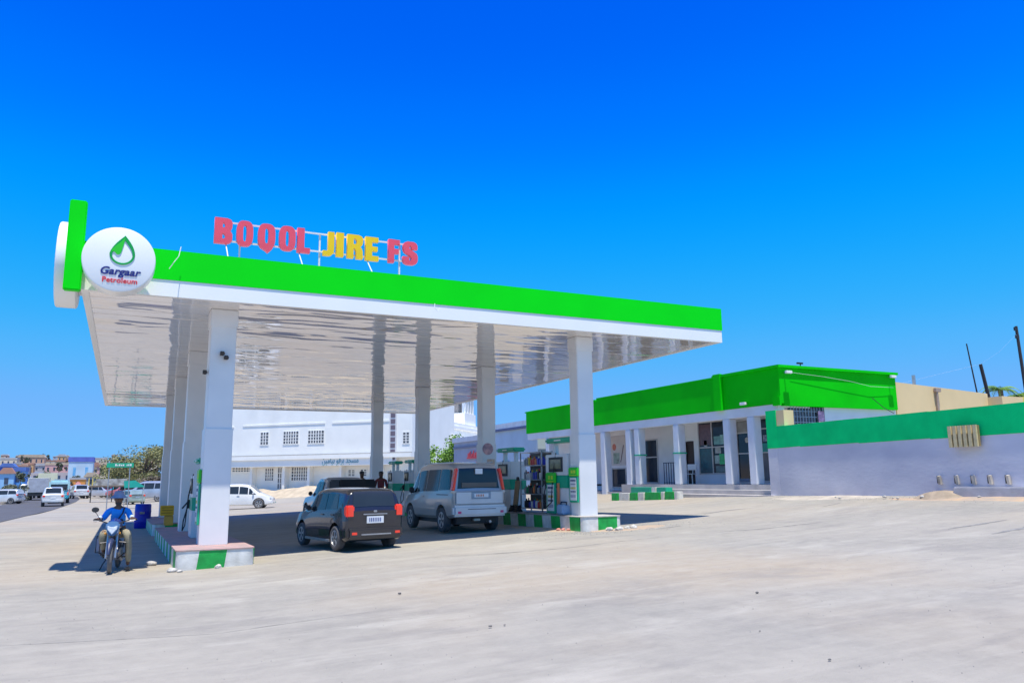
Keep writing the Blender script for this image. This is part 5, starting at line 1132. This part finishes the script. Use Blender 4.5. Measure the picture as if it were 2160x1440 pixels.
# ---------------------------------------------------------------- street items
br = empty('barrel', (.83, 33.9, g(.8, 33.9) - .02), 0, 'deep blue plastic barrel standing behind the motorcyclist', 'barrel')
MB().lathe([(.255, 0), (.285, .03), (.29, .25), (.30, .28), (.29, .31), (.29, .60), (.30, .63), (.29, .66), (.285, .88), (.26, .92)], 32).build('drum', M['blue'], br, smooth=50)
MB().lathe([(.24, .90), (.24, .905)], 24).build('lid', mat('lid_blue', (.01, .03, .5), .4), br)
MB().box(-.12, .05, -.296, -.286, .55, .64).build('paper_tag', mat('tag_brown', (.30, .26, .25), .7), br)
yc = empty('yellow_crate', (1.33, 27.1, .24), 0, 'orange-yellow crate with a smaller box under it on the rear left island', 'crate')
MB().box(-.18, .20, -.18, .18, .30, .60).build('crate_body', mat('crate_yellow', (.75, .42, .02), .6, .2, 6), yc, bevel=.015)
MB().box(-.06, .20, -.16, .16, .0, .29).build('lower_box', mat('crate_orange', (.72, .38, .06), .6, .2, 6), yc, bevel=.015)
for z in (.38, .46, .54): MB().box(-.15, .17, -.186, -.181, z - .012, z + .012).build('slot', mat('slot_brown', (.35, .18, .02), .7), yc)
# rubble and stones
def stone(loc, s, label, m=None, seed=0, group=None, cat='stone'):
    bm = bmesh.new(); bmesh.ops.create_icosphere(bm, subdivisions=2, radius=1)
    rr = random.Random(seed); off = Vector((rr.uniform(0, 50), rr.uniform(0, 50), 0))
    for v in bm.verts: v.co *= 1 + .35 * noise.noise(v.co * 1.3 + off); v.co = Vector((v.co.x * s[0], v.co.y * s[1], v.co.z * s[2]))
    me = bpy.data.meshes.new('stone'); bm.to_mesh(me); bm.free(); me.materials.append(m or M['conc'])
    o = bpy.data.objects.new('stone', me); col.objects.link(o); o.location = loc; return tag(o, label, cat, group)
pale = mat('pale_stone', (.55, .52, .48), .9, .2, 12, bump=.5)
for i, (x, y, s, lb) in enumerate(((.90, 15.40, (.09, .07, .05), 'pale stone at the left foot of the near left island'), (1.02, 15.28, (.05, .05, .03), 'small stone just in front of the island left corner'), (1.66, 15.33, (.06, .04, .05), 'small pale stone lying against the green front of the near left island'), (.62, 16.9, (.10, .08, .05), 'dark stone beside the left side of the near left island'))):
    stone((x, y, g(x, y) + s[2] * .5), s, lb, pale if i != 3 else M['conc'], i, 'stones around the near left island')
rr = random.Random(5)
for i in range(16):
    x = 10.2 + rr.random() ** .8 * .75; y = 15.84 - rr.random() * .28 + (x - 10.15) * .1; s = rr.uniform(.03, .075)
    stone((x, y, g(x, y) + s * .4), (s * 1.2, s, s * .8), 'lump of pale rubble heaped at the front of the near right island', pale, 20 + i, 'pale rubble at the front of the near right island')
for i in range(3):
    stone((9.6 - i * .07, 16.5 + i * .12, g(9.5, 16) + .03), (.055, .045, .035), 'reddish stone lying on the spilt soil left of the near right island', mat('red_stone', (.62, .25, .20), .9), 50 + i, 'reddish stones beside the near right island')
for i, (x, y, s, lb) in enumerate(((3.34, 10.13, .05, 'dark flat pebble in the open forecourt below the black car'), (6.7, 7.21, .045, 'dark pebble in the foreground right of centre'), (3.41, 7.46, .04, 'dark pebble low in the middle of the foreground'), (3.56, 7.44, .025, 'tiny pebble right next to the middle foreground one'), (4.98, 4.62, .03, 'dark pebble nearest the bottom edge'), (5.3, 5.7, .02, 'tiny pebble in the lower right foreground'), (1.2, 6.2, .02, 'tiny pebble in the lower left foreground'))):
    stone((x, y, g(x, y) + s * .3), (s * .5, s * .35, s * .25), lb, mat('dark_pebble', (.17, .16, .155), .9), 70 + i, 'pebbles scattered on the forecourt')
# loose gravel nobody could count
mb = MB(); rr = random.Random(9)
for i in range(5200):
    if i < 3400: x = rr.uniform(-8, 18); y = 2.4 + 22 * rr.random() ** 1.4
    elif i < 4300: x = wx(15) - abs(rr.gauss(0, .5)) - .05; y = rr.uniform(10, 20); x = wx(y) - .04 - abs(rr.gauss(0, .45))
    else: x = rr.gauss(10.6, 1.1); y = rr.gauss(15.7, .35)
    s = rr.uniform(.004, .013) * (1.6 if i > 3400 else 1); z = gg(x, y) ; a = rr.uniform(0, 3)
    ca, sa = math.cos(a) * s, math.sin(a) * s
    mb.add([(x + ca * 1.4, y + sa * 1.4, z - s), (x - sa, y + ca, z - s), (x - ca * 1.4, y - sa * 1.4, z - s), (x + sa, y - ca, z - s), (x, y, z + s * .9)], [(0, 1, 4), (1, 2, 4), (2, 3, 4), (3, 0, 4)])
mb.build('gravel', mat('gravel_grey', (.33, .31, .29), .95, .5, 3), kind='stuff')
# scuffs, cracks and damp streaks lying on the forecourt
def streak(pts, w0, m, name='ground_crack'):
    mb = MB(); vs = []; rr = random.Random(int(pts[0][0] * 97)); K = 40; P_ = []
    for i in range(K + 1):
        t = i / K * (len(pts) - 1); j = min(int(t), len(pts) - 2); f = t - j
        P_.append((pts[j][0] + (pts[j + 1][0] - pts[j][0]) * f, pts[j][1] + (pts[j + 1][1] - pts[j][1]) * f))
    for i, (x, y) in enumerate(P_):
        a = P_[max(i - 1, 0)]; b2 = P_[min(i + 1, K)]; d = Vector((b2[0] - a[0], b2[1] - a[1], 0)).normalized(); nn = Vector((-d.y, d.x, 0))
        w_ = w0 * (.35 + .9 * rr.random()) * math.sin(math.pi * min(max(i / K, .02), .98)) ** .4; o = w0 * .6 * noise.noise(Vector((x * 1.7, y * 1.7, 4)))
        for s in (-1, 1):
            p = Vector((x, y, 0)) + nn * (o + s * w_ / 2); vs.append((p.x, p.y, gg(p.x, p.y) + .004))
    mb.add(vs, [(2 * i, 2 * i + 1, 2 * i + 3, 2 * i + 2) for i in range(K)]); mb.build(name, m, kind='structure')
dk = mat('damp_ground', (.25, .24, .232), .9, .4, 6); 
streak([(5.0, 13.9), (7.5, 13.3), (10.6, 13.6)], .022, dk); streak([(5.6, 13.6), (8.4, 13.2)], .02, dk)
streak([(14.6, 17.6), (15.6, 18.0), (16.4, 17.9)], .10, dk, 'damp_patch'); streak([(17.0, 15.6), (18.0, 15.9)], .07, dk, 'damp_patch')
streak([(14.0, 9.9), (15.6, 9.8)], .09, dk, 'damp_patch'); streak([(13.7, 8.9), (15.4, 8.9), (17, 8.7)], .16, dk, 'damp_patch')
streak([(11.4, 13.4), (12.6, 13.0), (14.0, 12.9)], .05, dk, 'damp_patch'); streak([(-1.5, 9.6), (1.0, 9.0), (3.0, 9.2)], .012, dk)
streak([(11.3, 15.2), (12.0, 15.3)], .08, dk, 'damp_patch'); streak([(-4.5, 13.0), (-2.6, 12.6)], .05, dk, 'damp_patch')
# spilt soil around the right island and dirt bank at the wall
def mound(name, cx, cy, rx, ry, h, m, seed=0, n_=26, kind='stuff', lab=None):
    mb = MB(); vs = []
    for j in range(n_ + 1):
        for i in range(n_ + 1):
            u = i / n_ * 2 - 1; v = j / n_ * 2 - 1; x = cx + u * rx; y = cy + v * ry; d = min(1, math.hypot(u, v))
            hh = h * (1 - d * d) ** 1.5 * (1 + .5 * noise.noise(Vector((x * 2, y * 2, seed)))) - .02
            vs.append((x, y, gg(x, y) + max(-.02, hh) if d < 1 else gg(x, y) - .03))
    k = n_ + 1
    mb.add(vs, [(j * k + i, j * k + i + 1, (j + 1) * k + i + 1, (j + 1) * k + i) for j in range(n_) for i in range(n_)])
    mb.build(name, m, kind=kind, smooth=60)
soil = mat('brown_soil', (.40, .28, .18), .95, .3, 3, bump=.5, c2=(.32, .27, .23)); soilp = mat('pale_soil', (.44, .39, .33), .95, .25, 3, bump=.5)
mound('soil', 10.9, 15.9, 1.5, .7, .05, soil, 1); mound('soil', 9.45, 17.6, .5, 2.2, .05, soil, 2)
mound('soil', 19.15, 13.6, .6, .9, .24, mat('heap_soil', (.34, .27, .20), .95, .3, 4, bump=.5), 4)
mound('soil', 18.9, 12.0, .7, 4.5, .05, soil, 5); mound('soil', 19.3, 17.6, .7, 2.9, .06, soilp, 6)
for i, (x, y, s) in enumerate(((18.75, 13.9, .10), (18.7, 14.6, .07), (18.95, 15.2, .09), (18.8, 16.6, .07), (19.1, 17.0, .06), (18.9, 14.9, .05), (18.8, 12.4, .07))):
    stone((x, y, g(x, y) + s * .6), (s * .6, s * .6, s * .4), 'rough pale stone on the dirt at the foot of the lilac wall', M['conc'], 90 + i, 'stones along the foot of the boundary wall')

# ---------------------------------------------------------------- trees and plants
def foliage_mat(name, c, c2): return mat(name, c, .7, .3, .9, c2=c2, detail=3)
def leaf_tree(name, loc, crown, label, m, trunk=.18, n_=2600, leaf=.16, flat=1.0, limbs=6, seed=1, cat='tree', group=None, clumps=26, tm=None):
    """crown: (rx, ry, rz, cz)"""
    root = empty(name, loc, 0, label, cat, group); rr = random.Random(seed); rx, ry, rz_, cz = crown
    tmat = tm or mat('bark', (.16, .12, .09), .9, .3, 6, bump=.5)
    tk = MB(); top = Vector((rr.uniform(-.2, .2), 0, cz - rz_ * .5))
    tk.tube([(0, 0, -.1), (.05, 0, top.z * .5), tuple(top)], [trunk, trunk * .8, trunk * .6], 9)
    cl = []
    for i in range(clumps):
        a = rr.uniform(0, 6.283); u = rr.random() ** .6; zz = rr.uniform(-1, 1)
        k = math.sqrt(max(0, 1 - zz * zz * .9)); cl.append((Vector((math.cos(a) * rx * u * k, math.sin(a) * ry * u * k, cz + zz * rz_ * .8)), rr.uniform(.16, .34)))
    for i in range(limbs):
        c_ = cl[i][0]; mid = (top + c_) / 2 + Vector((0, 0, .1 * rz_)); tk.tube([tuple(top), tuple(mid), tuple(c_)], [trunk * .5, trunk * .3, trunk * .1], 6)
    tk.build('trunk', tmat, root, smooth=60)
    lf = MB(); vs = []; fs_ = []
    for i in range(n_):
        c_, s_c = cl[rr.randrange(clumps)]
        d = Vector((rr.gauss(0, 1), rr.gauss(0, 1), rr.gauss(0, 1))).normalized() * rr.random() ** .4
        p = c_ + Vector((d.x * rx * s_c * 1.2, d.y * ry * s_c * 1.2, d.z * rz_ * s_c * flat * 1.5))
        a = Vector((rr.gauss(0, 1), rr.gauss(0, 1), rr.gauss(0, .6))).normalized() * leaf * rr.uniform(.5, 1.2); b2 = a.cross(Vector((rr.gauss(0, 1), rr.gauss(0, 1), rr.gauss(0, 1)))).normalized() * leaf * rr.uniform(.3, .6)
        k = len(vs); vs += [tuple(p - a), tuple(p + b2), tuple(p + a), tuple(p - b2)]; fs_.append((k, k + 1, k + 2, k + 3))
    lf.add(vs, fs_); lf.build('crown', m, root)
    return root
aca = foliage_mat('acacia_leaf', (.25, .26, .10), (.15, .14, .065))
leaf_tree('acacia_tree', (2.6, 112, -.5), (5.6, 4.5, 2.3, 4.3), 'broad dusty olive acacia behind the parked cars at left', aca, .3, 9000, .17, .8, 10, 3, clumps=60)
leaf_tree('acacia_tree', (-.8, 122, -.5), (3.4, 3.2, 1.5, 2.9), 'lower drooping olive acacia left of the broad one', aca, .25, 4500, .17, .8, 8, 5, clumps=36)
leaf_tree('bush', (3.9, 100, -.6), (3.4, 2, .9, 1.9), 'dry grey-brown bush under the acacia crown', mat('dry_leaf', (.20, .16, .11), .8, .5, 1, c2=(.07, .06, .05)), .1, 3600, .14, .8, 5, 8, cat='bush', clumps=30)
leaf_tree('green_tree', (25.0, 62.5, .3), (2.2, 2.0, 1.9, 2.9), 'bright green leafy tree between the white building and grey shop', foliage_mat('fresh_leaf', (.20, .36, .03), (.07, .16, .02)), .14, 6000, .13, 1, 7, 11, clumps=40)
leaf_tree('roadside_tree', (-11.6, 150, -.3), (1.5, 1.5, 1.6, 2.1), 'small green tree beside the pale blue houses', foliage_mat('mid_leaf', (.06, .14, .03), (.02, .06, .02)), .12, 1800, .16, 1, 5, 12, clumps=18)
leaf_tree('hedge', (-10.6, 102, -.6), (1.9, 3.5, 1.0, 1.05), 'grey-green hedge on the verge left of the road', foliage_mat('grey_leaf', (.13, .14, .08), (.06, .07, .05)), .08, 5200, .12, 1, 4, 13, cat='hedge', clumps=44)
for i, (x, y, z, s) in enumerate(((-18.5, 190, 1, 1.6), (-20.5, 330, 5, 2.2), (-10.5, 240, 1, 1.4), (-8.3, 172, 0, 1.0), (-53, 560, 13, 3), (-46, 600, 15, 3), (-15, 420, 8, 2.0), (-6, 330, 4, 2.4), (-1, 300, 3, 2.6), (4, 420, 8, 3), (-64, 640, 16, 3))):
    leaf_tree('distant_tree', (x, y, z), (s, s, s * .8, s * 1.1), ['dark tree behind the grey flat-roofed house', 'dark tree beside the orange-tinted house', 'dark tree left of the pink house row', 'small dark tree in front of the blue-fronted shop', 'tall dark tree on the crest at the far left edge', 'dark tree on the crest over the terracotta house', 'dark tree behind the tall narrow orange house', 'dark tree just right of the blue-fronted shop', 'dark tree behind the left edge of the acacia crown', 'dark tree on the slope behind the acacia crown', 'dark tree alone at the far left end of the crest'][i], foliage_mat('far_leaf', (.07, .09, .05), (.03, .045, .03)), .15, 420, s * .16, 1, 3, 30 + i, group='dark trees among the hillside houses', clumps=12)
def palm(loc, r_, label, seed):
    root = empty('palm_tree', loc, 0, label, 'palm', 'palm crowns behind the boundary wall'); rr = random.Random(seed)
    MB().tube([(0, 0, -3.4), (.1, 0, -1.5), (0, 0, 0)], [.16, .14, .13], 9).build('trunk', mat('palm_bark', (.20, .16, .12), .9, .3, 6, bump=.5), root)
    mm = foliage_mat('palm_leaf', (.16, .30, .03), (.05, .13, .02))
    for k in range(15):
        a = k * 2.4 + rr.uniform(-.2, .2); up = rr.uniform(.1, .9); mb = MB(); pts = []
        for j in range(9):
            t = j / 8; pts.append(Vector((math.cos(a) * r_ * t, math.sin(a) * r_ * t, r_ * (up * t - .95 * t * t))))
        mb.tube(pts, .012, 4); sd = Vector((-math.sin(a), math.cos(a), 0))
        for j in range(1, 9):
            for s in (-1, 1):
                for hlf in (0, .5):
                    p = pts[j] if hlf == 0 else (pts[j] + pts[j - 1]) / 2; l = r_ * .30 * (1.05 - (j / 9) ** 2) ; e = p + sd * s * l + Vector((math.cos(a), math.sin(a), 0)) * l * .5 - Vector((0, 0, l * .45))
                    w2_ = Vector((math.cos(a), math.sin(a), 0)) * .03; mb.add([p - w2_, p + w2_, e], [(0, 1, 2)])
        mb.build('frond', mm, root)
for i, (px, sx_, z, r_) in enumerate(((0, 42.2, 5.95, 1.0), (0, 43.3, 5.6, .9), (0, 44.3, 5.8, 1.2))):
    palm((sx_, 26 - .2 * i, z), r_, ['palm crown left of the thin poles above the beige block', 'palm crown in the middle above the beige block end', 'palm crown at the right edge of the picture'][i], i)

# ---------------------------------------------------------------- signs and awnings beyond
gsn = empty('green_roadside_sign', (-.1, 62, -.45), 0, 'long green board with white writing on two posts before the acacia', 'sign')
part('board', B(-.98, .72, 61.96, 62.04, 2.62, 2.93), mat('board_green2', (.01, .40, .22), .6), gsn)
wr_ = MB(); rr = random.Random(2); x = -.45
while x < .60:
    w_ = rr.uniform(.05, .1)
    if not (.05 < x < .2): wr_.box(x, x + w_, 61.94, 61.957, 2.72, 2.72 + rr.uniform(.08, .14))
    x += w_ + .04
part('board_writing', wr_, M['white'], gsn)
for x in (-.8, .5): part('post', MB().frame((x, 62.06, -.5), (x, 62.06, 2.9), 8, .035), M['steel'], gsn)
aw = empty('green_awning', (.8, 70, -.45), 0, 'small teal awning on posts behind the rider', 'awning')
m_ = MB(); m_.prism([(.2, 1.70), (1.0, 1.74), (1.75, 1.22), (.25, 1.15)], 69.4, 70.4, Matrix(((1, 0, 0, 0), (0, 0, 1, 0), (0, 1, 0, 0), (0, 0, 0, 1)))); part('canvas', m_, mat('awning_teal', (.01, .38, .30), .7), aw)
for x in (.3, 1.6): part('post', MB().frame((x, 69.5, -.5), (x, 69.5, 1.2), 6, .03), M['steel'], aw)
st_ = empty('market_stall', (-1.6, 96, -.5), 0, 'low thatched stall with pale goods behind the rider', 'stall')
part('stall_roof', B(-3.0, 1.4, 95, 97, 1.15, 1.3), mat('thatch', (.22, .17, .13), .9, .4, 3), st_)
part('stall_goods', B(-2.4, .6, 95.3, 96.7, 1.303, 2.0), mat('goods', (.42, .42, .40), .8, .8, 2, c2=(.18, .16, .15)), st_)
for x in (-2.8, -.8, 1.2): part('post', MB().frame((x, 95.2, -.5), (x, 95.2, 1.15), 6, .05), M['dark'], st_)
# ---------------------------------------------------------------- town on the hillside
TC = dict(pale_blue=(.25, .48, .75), mid_blue=(.10, .32, .70), deep_blue=(.04, .12, .45), grey=(.38, .40, .46), blue_roof=(.48, .42, .42), blue_white=(.45, .60, .75), pink=(.60, .36, .36), orange=(.75, .32, .08), yellow_cols=(.40, .45, .55), orange_pale=(.68, .42, .22), grey_warm=(.40, .34, .30), cream=(.62, .54, .44), terracotta=(.58, .36, .26))  # house colours picked paler to stand in for distance haze
TOWN = [
(-13.1, -11.6, 112, 0.8, 2.8, 'pale_blue', 'pale blue low house behind the bush at the left edge'),
(-12.0, -10.6, 113, 1.0, 3.1, 'mid_blue', 'blue house with two small dark windows beside the grey bush'),
(-17.6, -15.6, 150, 2.9, 4.3, 'deep_blue', 'dark blue flat-roofed house behind the pale blue one'),
(-19.8, -17.4, 190, 3.7, 5.1, 'grey', 'grey house with a flat roof above the blue house'),
(-15.0, -8.5, 170, 1.5, 3.6, 'blue_roof', 'long low building with a bright blue roof above the parked truck'),
(-8.0, -4.4, 150, 1.5, 5.1, 'blue_white', 'two-storey shop with a deep blue parapet and bright blue glazed front'),
(-4.9, -3.6, 160, 2.3, 4.5, 'pink', 'narrow pink house joined to the right of the blue-fronted shop'),
(-6.5, -4.6, 128, 0.8, 2.1, 'orange', 'small orange shop front at the roadside'),
(-5.0, -3.2, 135, 0.8, 2.5, 'yellow_cols', 'blue and cream roadside shop with yellow posts'),
(-22.4, -19.9, 230, 4.7, 6.3, 'orange_pale', 'orange-tinted house above the blue house'),
(-20.8, -17.7, 240, 4.5, 6.2, 'grey', 'grey house left of the pink row on the slope'),
(-17.0, -11.7, 225, 3.8, 6.1, 'pink', 'long dusty pink house above the bright blue roof'),
(-19.0, -14.7, 290, 6.8, 8.4, 'grey_warm', 'warm grey house behind the pink row'),
(-35.3, -30.7, 300, 7.1, 9.5, 'cream', 'cream house at the far left of the hillside'),
(-32.5, -24.6, 320, 7.8, 10.7, 'terracotta', 'wide terracotta-coloured house near the hill crest'),
(-25.8, -21.0, 330, 7.9, 9.6, 'cream', 'cream house between the terracotta one and the hill top'),
(-22.5, -19.8, 350, 9.4, 11.9, 'orange_pale', 'tall narrow orange house standing on the hill crest'),
(-20.8, -15.0, 360, 9.6, 11.5, 'cream', 'cream house right of the narrow orange house'),
(-15.9, -10.6, 370, 9.4, 11.4, 'pink', 'pink house on the crest above the blue parapet'),
(-10.2, -5.4, 340, 8.1, 10.6, 'cream', 'pale house left of the acacia crown'),
(-6.5, -3.6, 260, 4.6, 6.8, 'grey_warm', 'brown-grey house low behind the acacia'),
(-16.6, -15.7, 237, 5.5, 6.0, 'orange_pale', ''),
(-0.2, 0.7, 277, 6.3, 7.1, 'cream', ''),
(-15.5, -14.5, 252, 6.1, 7.0, 'grey_warm', ''),
(14.9, 16.7, 257, 6.0, 6.9, 'cream', ''),
(-35.1, -33.3, 345, 9.3, 10.0, 'pale_blue', ''),
(-25.6, -22.4, 418, 12.5, 13.9, 'cream', ''),
(28.6, 31.4, 338, 8.6, 9.6, 'orange_pale', ''),
(-8.1, -6.9, 277, 6.7, 7.4, 'cream', ''),
(-32.3, -30.6, 314, 7.8, 8.7, 'cream', ''),
(-32.3, -29.7, 360, 10.5, 11.5, 'pale_blue', ''),
(-17.9, -16.6, 292, 7.1, 7.9, 'cream', ''),
(-22.4, -20.9, 228, 5.4, 6.0, 'terracotta', ''),
(-39.4, -38.2, 416, 13.0, 14.0, 'pink', ''),
(34.1, 37.8, 420, 12.7, 13.6, 'grey_warm', ''),
(-12.8, -10.9, 248, 5.6, 6.5, 'pink', ''),
(-14.8, -13.8, 256, 6.0, 6.7, 'grey', ''),
(-10.7, -9.9, 217, 5.1, 5.8, 'cream', ''),
(36.0, 37.6, 338, 9.0, 10.3, 'pink', ''),
(-24.2, -22.9, 227, 5.4, 5.8, 'cream', ''),
(-0.7, 0.5, 340, 9.3, 10.5, 'grey_warm', ''),
(15.7, 17.4, 303, 7.2, 7.9, 'orange_pale', ''),
(-3.6, -2.0, 262, 6.2, 6.9, 'terracotta', ''),
(-2.7, -1.8, 222, 5.0, 5.5, 'terracotta', ''),
(-8.3, -6.3, 271, 6.6, 7.3, 'pink', ''),
(31.7, 33.9, 302, 7.1, 8.2, 'cream', ''),
(-3.1, -1.3, 235, 5.5, 6.3, 'grey', ''),
(-17.4, -15.1, 356, 9.6, 10.8, 'terracotta', ''),
(8.3, 11.3, 362, 10.3, 11.7, 'pink', ''),
(19.9, 21.1, 275, 6.4, 7.1, 'grey', ''),
(13.7, 15.9, 273, 6.2, 7.1, 'pale_blue', ''),
(1.3, 2.8, 375, 10.3, 11.0, 'grey', ''),
(-47.3, -44.6, 403, 12.5, 13.8, 'terracotta', ''),
(-0.5, 2.2, 404, 12.5, 13.5, 'pale_blue', ''),
(26.7, 28.9, 310, 8.1, 8.8, 'grey_warm', ''),
(3.1, 4.9, 245, 5.6, 6.3, 'cream', ''),
(-16.5, -14.3, 290, 7.5, 8.3, 'terracotta', ''),
(15.5, 17.2, 282, 7.0, 8.0, 'pink', ''),
(-42.8, -40.9, 412, 12.3, 13.7, 'orange_pale', ''),
(27.4, 30.6, 382, 11.5, 12.4, 'grey_warm', ''),
(28.5, 30.6, 318, 8.4, 9.3, 'grey', ''),
(-20.4, -19.3, 247, 5.8, 6.4, 'cream', ''),
(8.0, 9.3, 216, 4.8, 5.4, 'pale_blue', ''),
(-2.1, -0.6, 327, 8.7, 9.4, 'grey', ''),
(36.3, 38.7, 350, 9.3, 10.2, 'pale_blue', ''),
(18.1, 20.1, 337, 8.6, 9.5, 'pale_blue', ''),
(-9.7, -7.6, 269, 6.3, 7.0, 'orange_pale', ''),
(-25.1, -24.2, 246, 5.6, 6.4, 'cream', ''),
(-30.3, -27.6, 386, 11.1, 11.8, 'grey', ''),
(-14.8, -12.6, 295, 7.6, 8.5, 'pink', ''),
(22.5, 24.1, 389, 10.9, 12.1, 'pale_blue', ''),
(10.4, 13.9, 428, 13.9, 15.5, 'grey', ''),
(8.1, 10.4, 360, 9.8, 11.0, 'grey_warm', ''),
(25.6, 27.3, 363, 9.7, 10.8, 'terracotta', ''),
(-14.4, -12.7, 265, 6.4, 7.4, 'orange_pale', ''),
(-4.8, -2.5, 423, 13.4, 14.6, 'grey_warm', ''),
(-26.9, -25.0, 331, 8.7, 9.5, 'orange_pale', ''),
(4.0, 6.1, 249, 6.0, 6.9, 'cream', ''),
(3.3, 4.5, 282, 7.1, 7.8, 'pale_blue', ''),
(30.7, 32.5, 382, 11.4, 12.4, 'cream', ''),
(-33.1, -30.9, 385, 11.1, 12.4, 'grey_warm', ''),
(-30.9, -29.9, 268, 6.3, 7.2, 'pink', ''),
(-21.4, -20.4, 228, 4.9, 5.7, 'grey', ''),
(14.7, 17.6, 356, 9.4, 10.5, 'cream', ''),
(12.0, 14.2, 371, 10.4, 11.3, 'grey_warm', ''),
(-3.6, -1.8, 230, 5.3, 5.9, 'orange_pale', ''),
(-1.0, 0.1, 280, 6.8, 7.4, 'cream', ''),
(-22.1, -19.6, 360, 10.3, 11.0, 'pink', ''),
(27.2, 29.7, 392, 11.8, 12.9, 'grey', ''),
(24.6, 27.2, 312, 7.7, 8.7, 'orange_pale', ''),
(-12.2, -11.2, 252, 5.8, 6.5, 'cream', ''),
(-19.6, -17.5, 354, 9.4, 10.1, 'terracotta', ''),
(-26.5, -24.7, 399, 11.8, 13.1, 'cream', ''),
(14.0, 15.1, 233, 5.3, 5.8, 'cream', ''),
(3.9, 5.5, 328, 8.2, 8.9, 'cream', ''),
(-4.2, -2.8, 332, 8.7, 9.5, 'pink', ''),
(-16.8, -15.2, 344, 9.7, 10.6, 'cream', ''),
(-27.6, -25.6, 264, 6.5, 7.4, 'cream', ''),
(-42.9, -41.4, 365, 10.6, 11.7, 'cream', ''),
(17.3, 19.1, 279, 6.7, 7.3, 'orange_pale', ''),
(-3.1, -1.7, 229, 5.1, 5.8, 'grey_warm', ''),
(20.2, 21.7, 366, 10.3, 11.1, 'orange_pale', ''),
(24.8, 26.4, 274, 6.2, 7.1, 'orange_pale', ''),
(-18.1, -16.2, 348, 9.8, 10.4, 'grey_warm', ''),
(4.5, 6.8, 360, 9.9, 10.8, 'grey', ''),
(5.5, 7.2, 366, 9.8, 10.7, 'pale_blue', ''),
(17.4, 19.6, 354, 10.2, 11.0, 'pink', ''),
(-27.3, -24.3, 396, 12.2, 13.1, 'grey', ''),
(19.5, 20.5, 231, 4.8, 5.6, 'cream', ''),
(18.2, 20.0, 387, 11.1, 12.3, 'cream', ''),
(16.1, 19.4, 381, 10.6, 11.5, 'terracotta', ''),
(-24.7, -23.0, 226, 5.4, 6.1, 'grey_warm', ''),
(12.5, 13.8, 359, 9.6, 10.4, 'grey', ''),
(-12.6, -11.0, 344, 9.3, 10.3, 'orange_pale', ''),
(25.3, 26.9, 378, 11.3, 12.2, 'terracotta', ''),
(-17.2, -14.6, 401, 11.6, 12.6, 'pink', ''),
]
K = 1.8
for i, (xa, xb, Y, z0, z1, cn, lb) in enumerate(TOWN):
    xa, xb, Y = xa * K, xb * K, Y * K; z0 = 1.55 + (z0 - 1.55) * K; z1 = 1.55 + (z1 - 1.55) * K
    nm = 'house'; r_ = empty('house', ((xa + xb) / 2, Y, z0), 0, lb or f'small {dict(pale_blue="pale blue", orange_pale="pale orange", grey_warm="warm grey").get(cn, cn)} house in the dense rows on the far hillside', 'house', None if lb else 'small houses packed on the far hillside')
    D_ = min(14, 4 + (xb - xa))
    wm = mat('house_' + cn, TC[cn], .85, .15, .3)
    base = min(z0, hz(Y)) - 1.5
    part('wall', B(xa, xb, Y, Y + D_, base, z1), wm, r_)
    rcol = 'blue_roof_sheet' if cn == 'blue_roof' else ('roof_' + ['rust', 'tin', 'tan'][i % 3]); rc_ = {'blue_roof_sheet': (.03, .25, .62), 'roof_rust': (.42, .22, .16), 'roof_tin': (.42, .42, .45), 'roof_tan': (.50, .40, .30)}[rcol]
    if cn == 'blue_white': rcol, rc_ = 'parapet_deep', (.10, .14, .50)
    if cn in ('deep_blue', 'mid_blue'): rcol, rc_ = 'parapet_midblue', (.08, .16, .45)
    rf = MB()
    t = (z1 - z0) * (.22 if cn not in ('blue_roof',) else .0)
    if cn == 'blue_roof': rf.add([(xa - .4, Y - .8, z1 - (z1 - z0) * .55), (xb + .4, Y - .8, z1 - (z1 - z0) * .70), (xb + .4, Y + D_, z1 + .1), (xa - .4, Y + D_, z1 + .25), (xa - .4, Y - .8, z1 - (z1 - z0) * .62), (xb + .4, Y - .8, z1 - (z1 - z0) * .77), (xb + .4, Y + D_, z1), (xa - .4, Y + D_, z1)], [(0, 1, 2, 3), (4, 7, 6, 5), (0, 4, 5, 1), (1, 5, 6, 2), (2, 6, 7, 3), (3, 7, 4, 0)])
    elif i % 2: rf.box(xa - .15, xb + .15, Y - .15, Y + D_ + .15, z1 + .005, z1 + t)
    else: rf.prism([(xa - .3, z1 + .005), (xb + .3, z1 + .005), (xb - .6, z1 + t + .5), (xa + .6, z1 + t + .5)], Y - .3, Y + D_ + .3, Matrix(((1, 0, 0, 0), (0, 0, 1, 0), (0, 1, 0, 0), (0, 0, 0, 1))))
    part('roof', rf, mat(rcol, rc_, .7, .2, .5), r_)
    if lb or (xb - xa) > 4:
        nw = max(1, int((xb - xa) / 2.2)); hz_ = z1 - z0
        for k in range(min(nw, 5)):
            cx = xa + (xb - xa) * (k + .5) / min(nw, 5)
            part('window', B(cx - .38, cx + .38, Y - .05, Y - .005, z1 - hz_ * .62, z1 - hz_ * .25), mat('house_window', (.05, .07, .12), .4, .3, 1) if cn != 'blue_white' else mat('house_window_blue', (.03, .25, .55), .2, .5, .5, c2=(.4, .6, .7)), r_)
    if cn == 'orange': part('shop_sign', MB().lathe([(.6, 0), (.6, .05)], 14, Matrix.Translation(((xa + xb) / 2 + .2, Y - .05, z0 + 1.2)) @ Matrix.Rotation(R(90), 4, 'X')), mat('sign_redwhite', (.75, .15, .1), .5, .9, 1.5, c2=(.8, .7, .7)), r_)
    if cn == 'yellow_cols':
        for k in range(4): part('pillar', B(xa + .2 + k * (xb - xa - .6) / 3, xa + .45 + k * (xb - xa - .6) / 3, Y - .6, Y - .35, base, z1 - .3), mat('pillar_yellow', (.70, .55, .15), .7), r_)
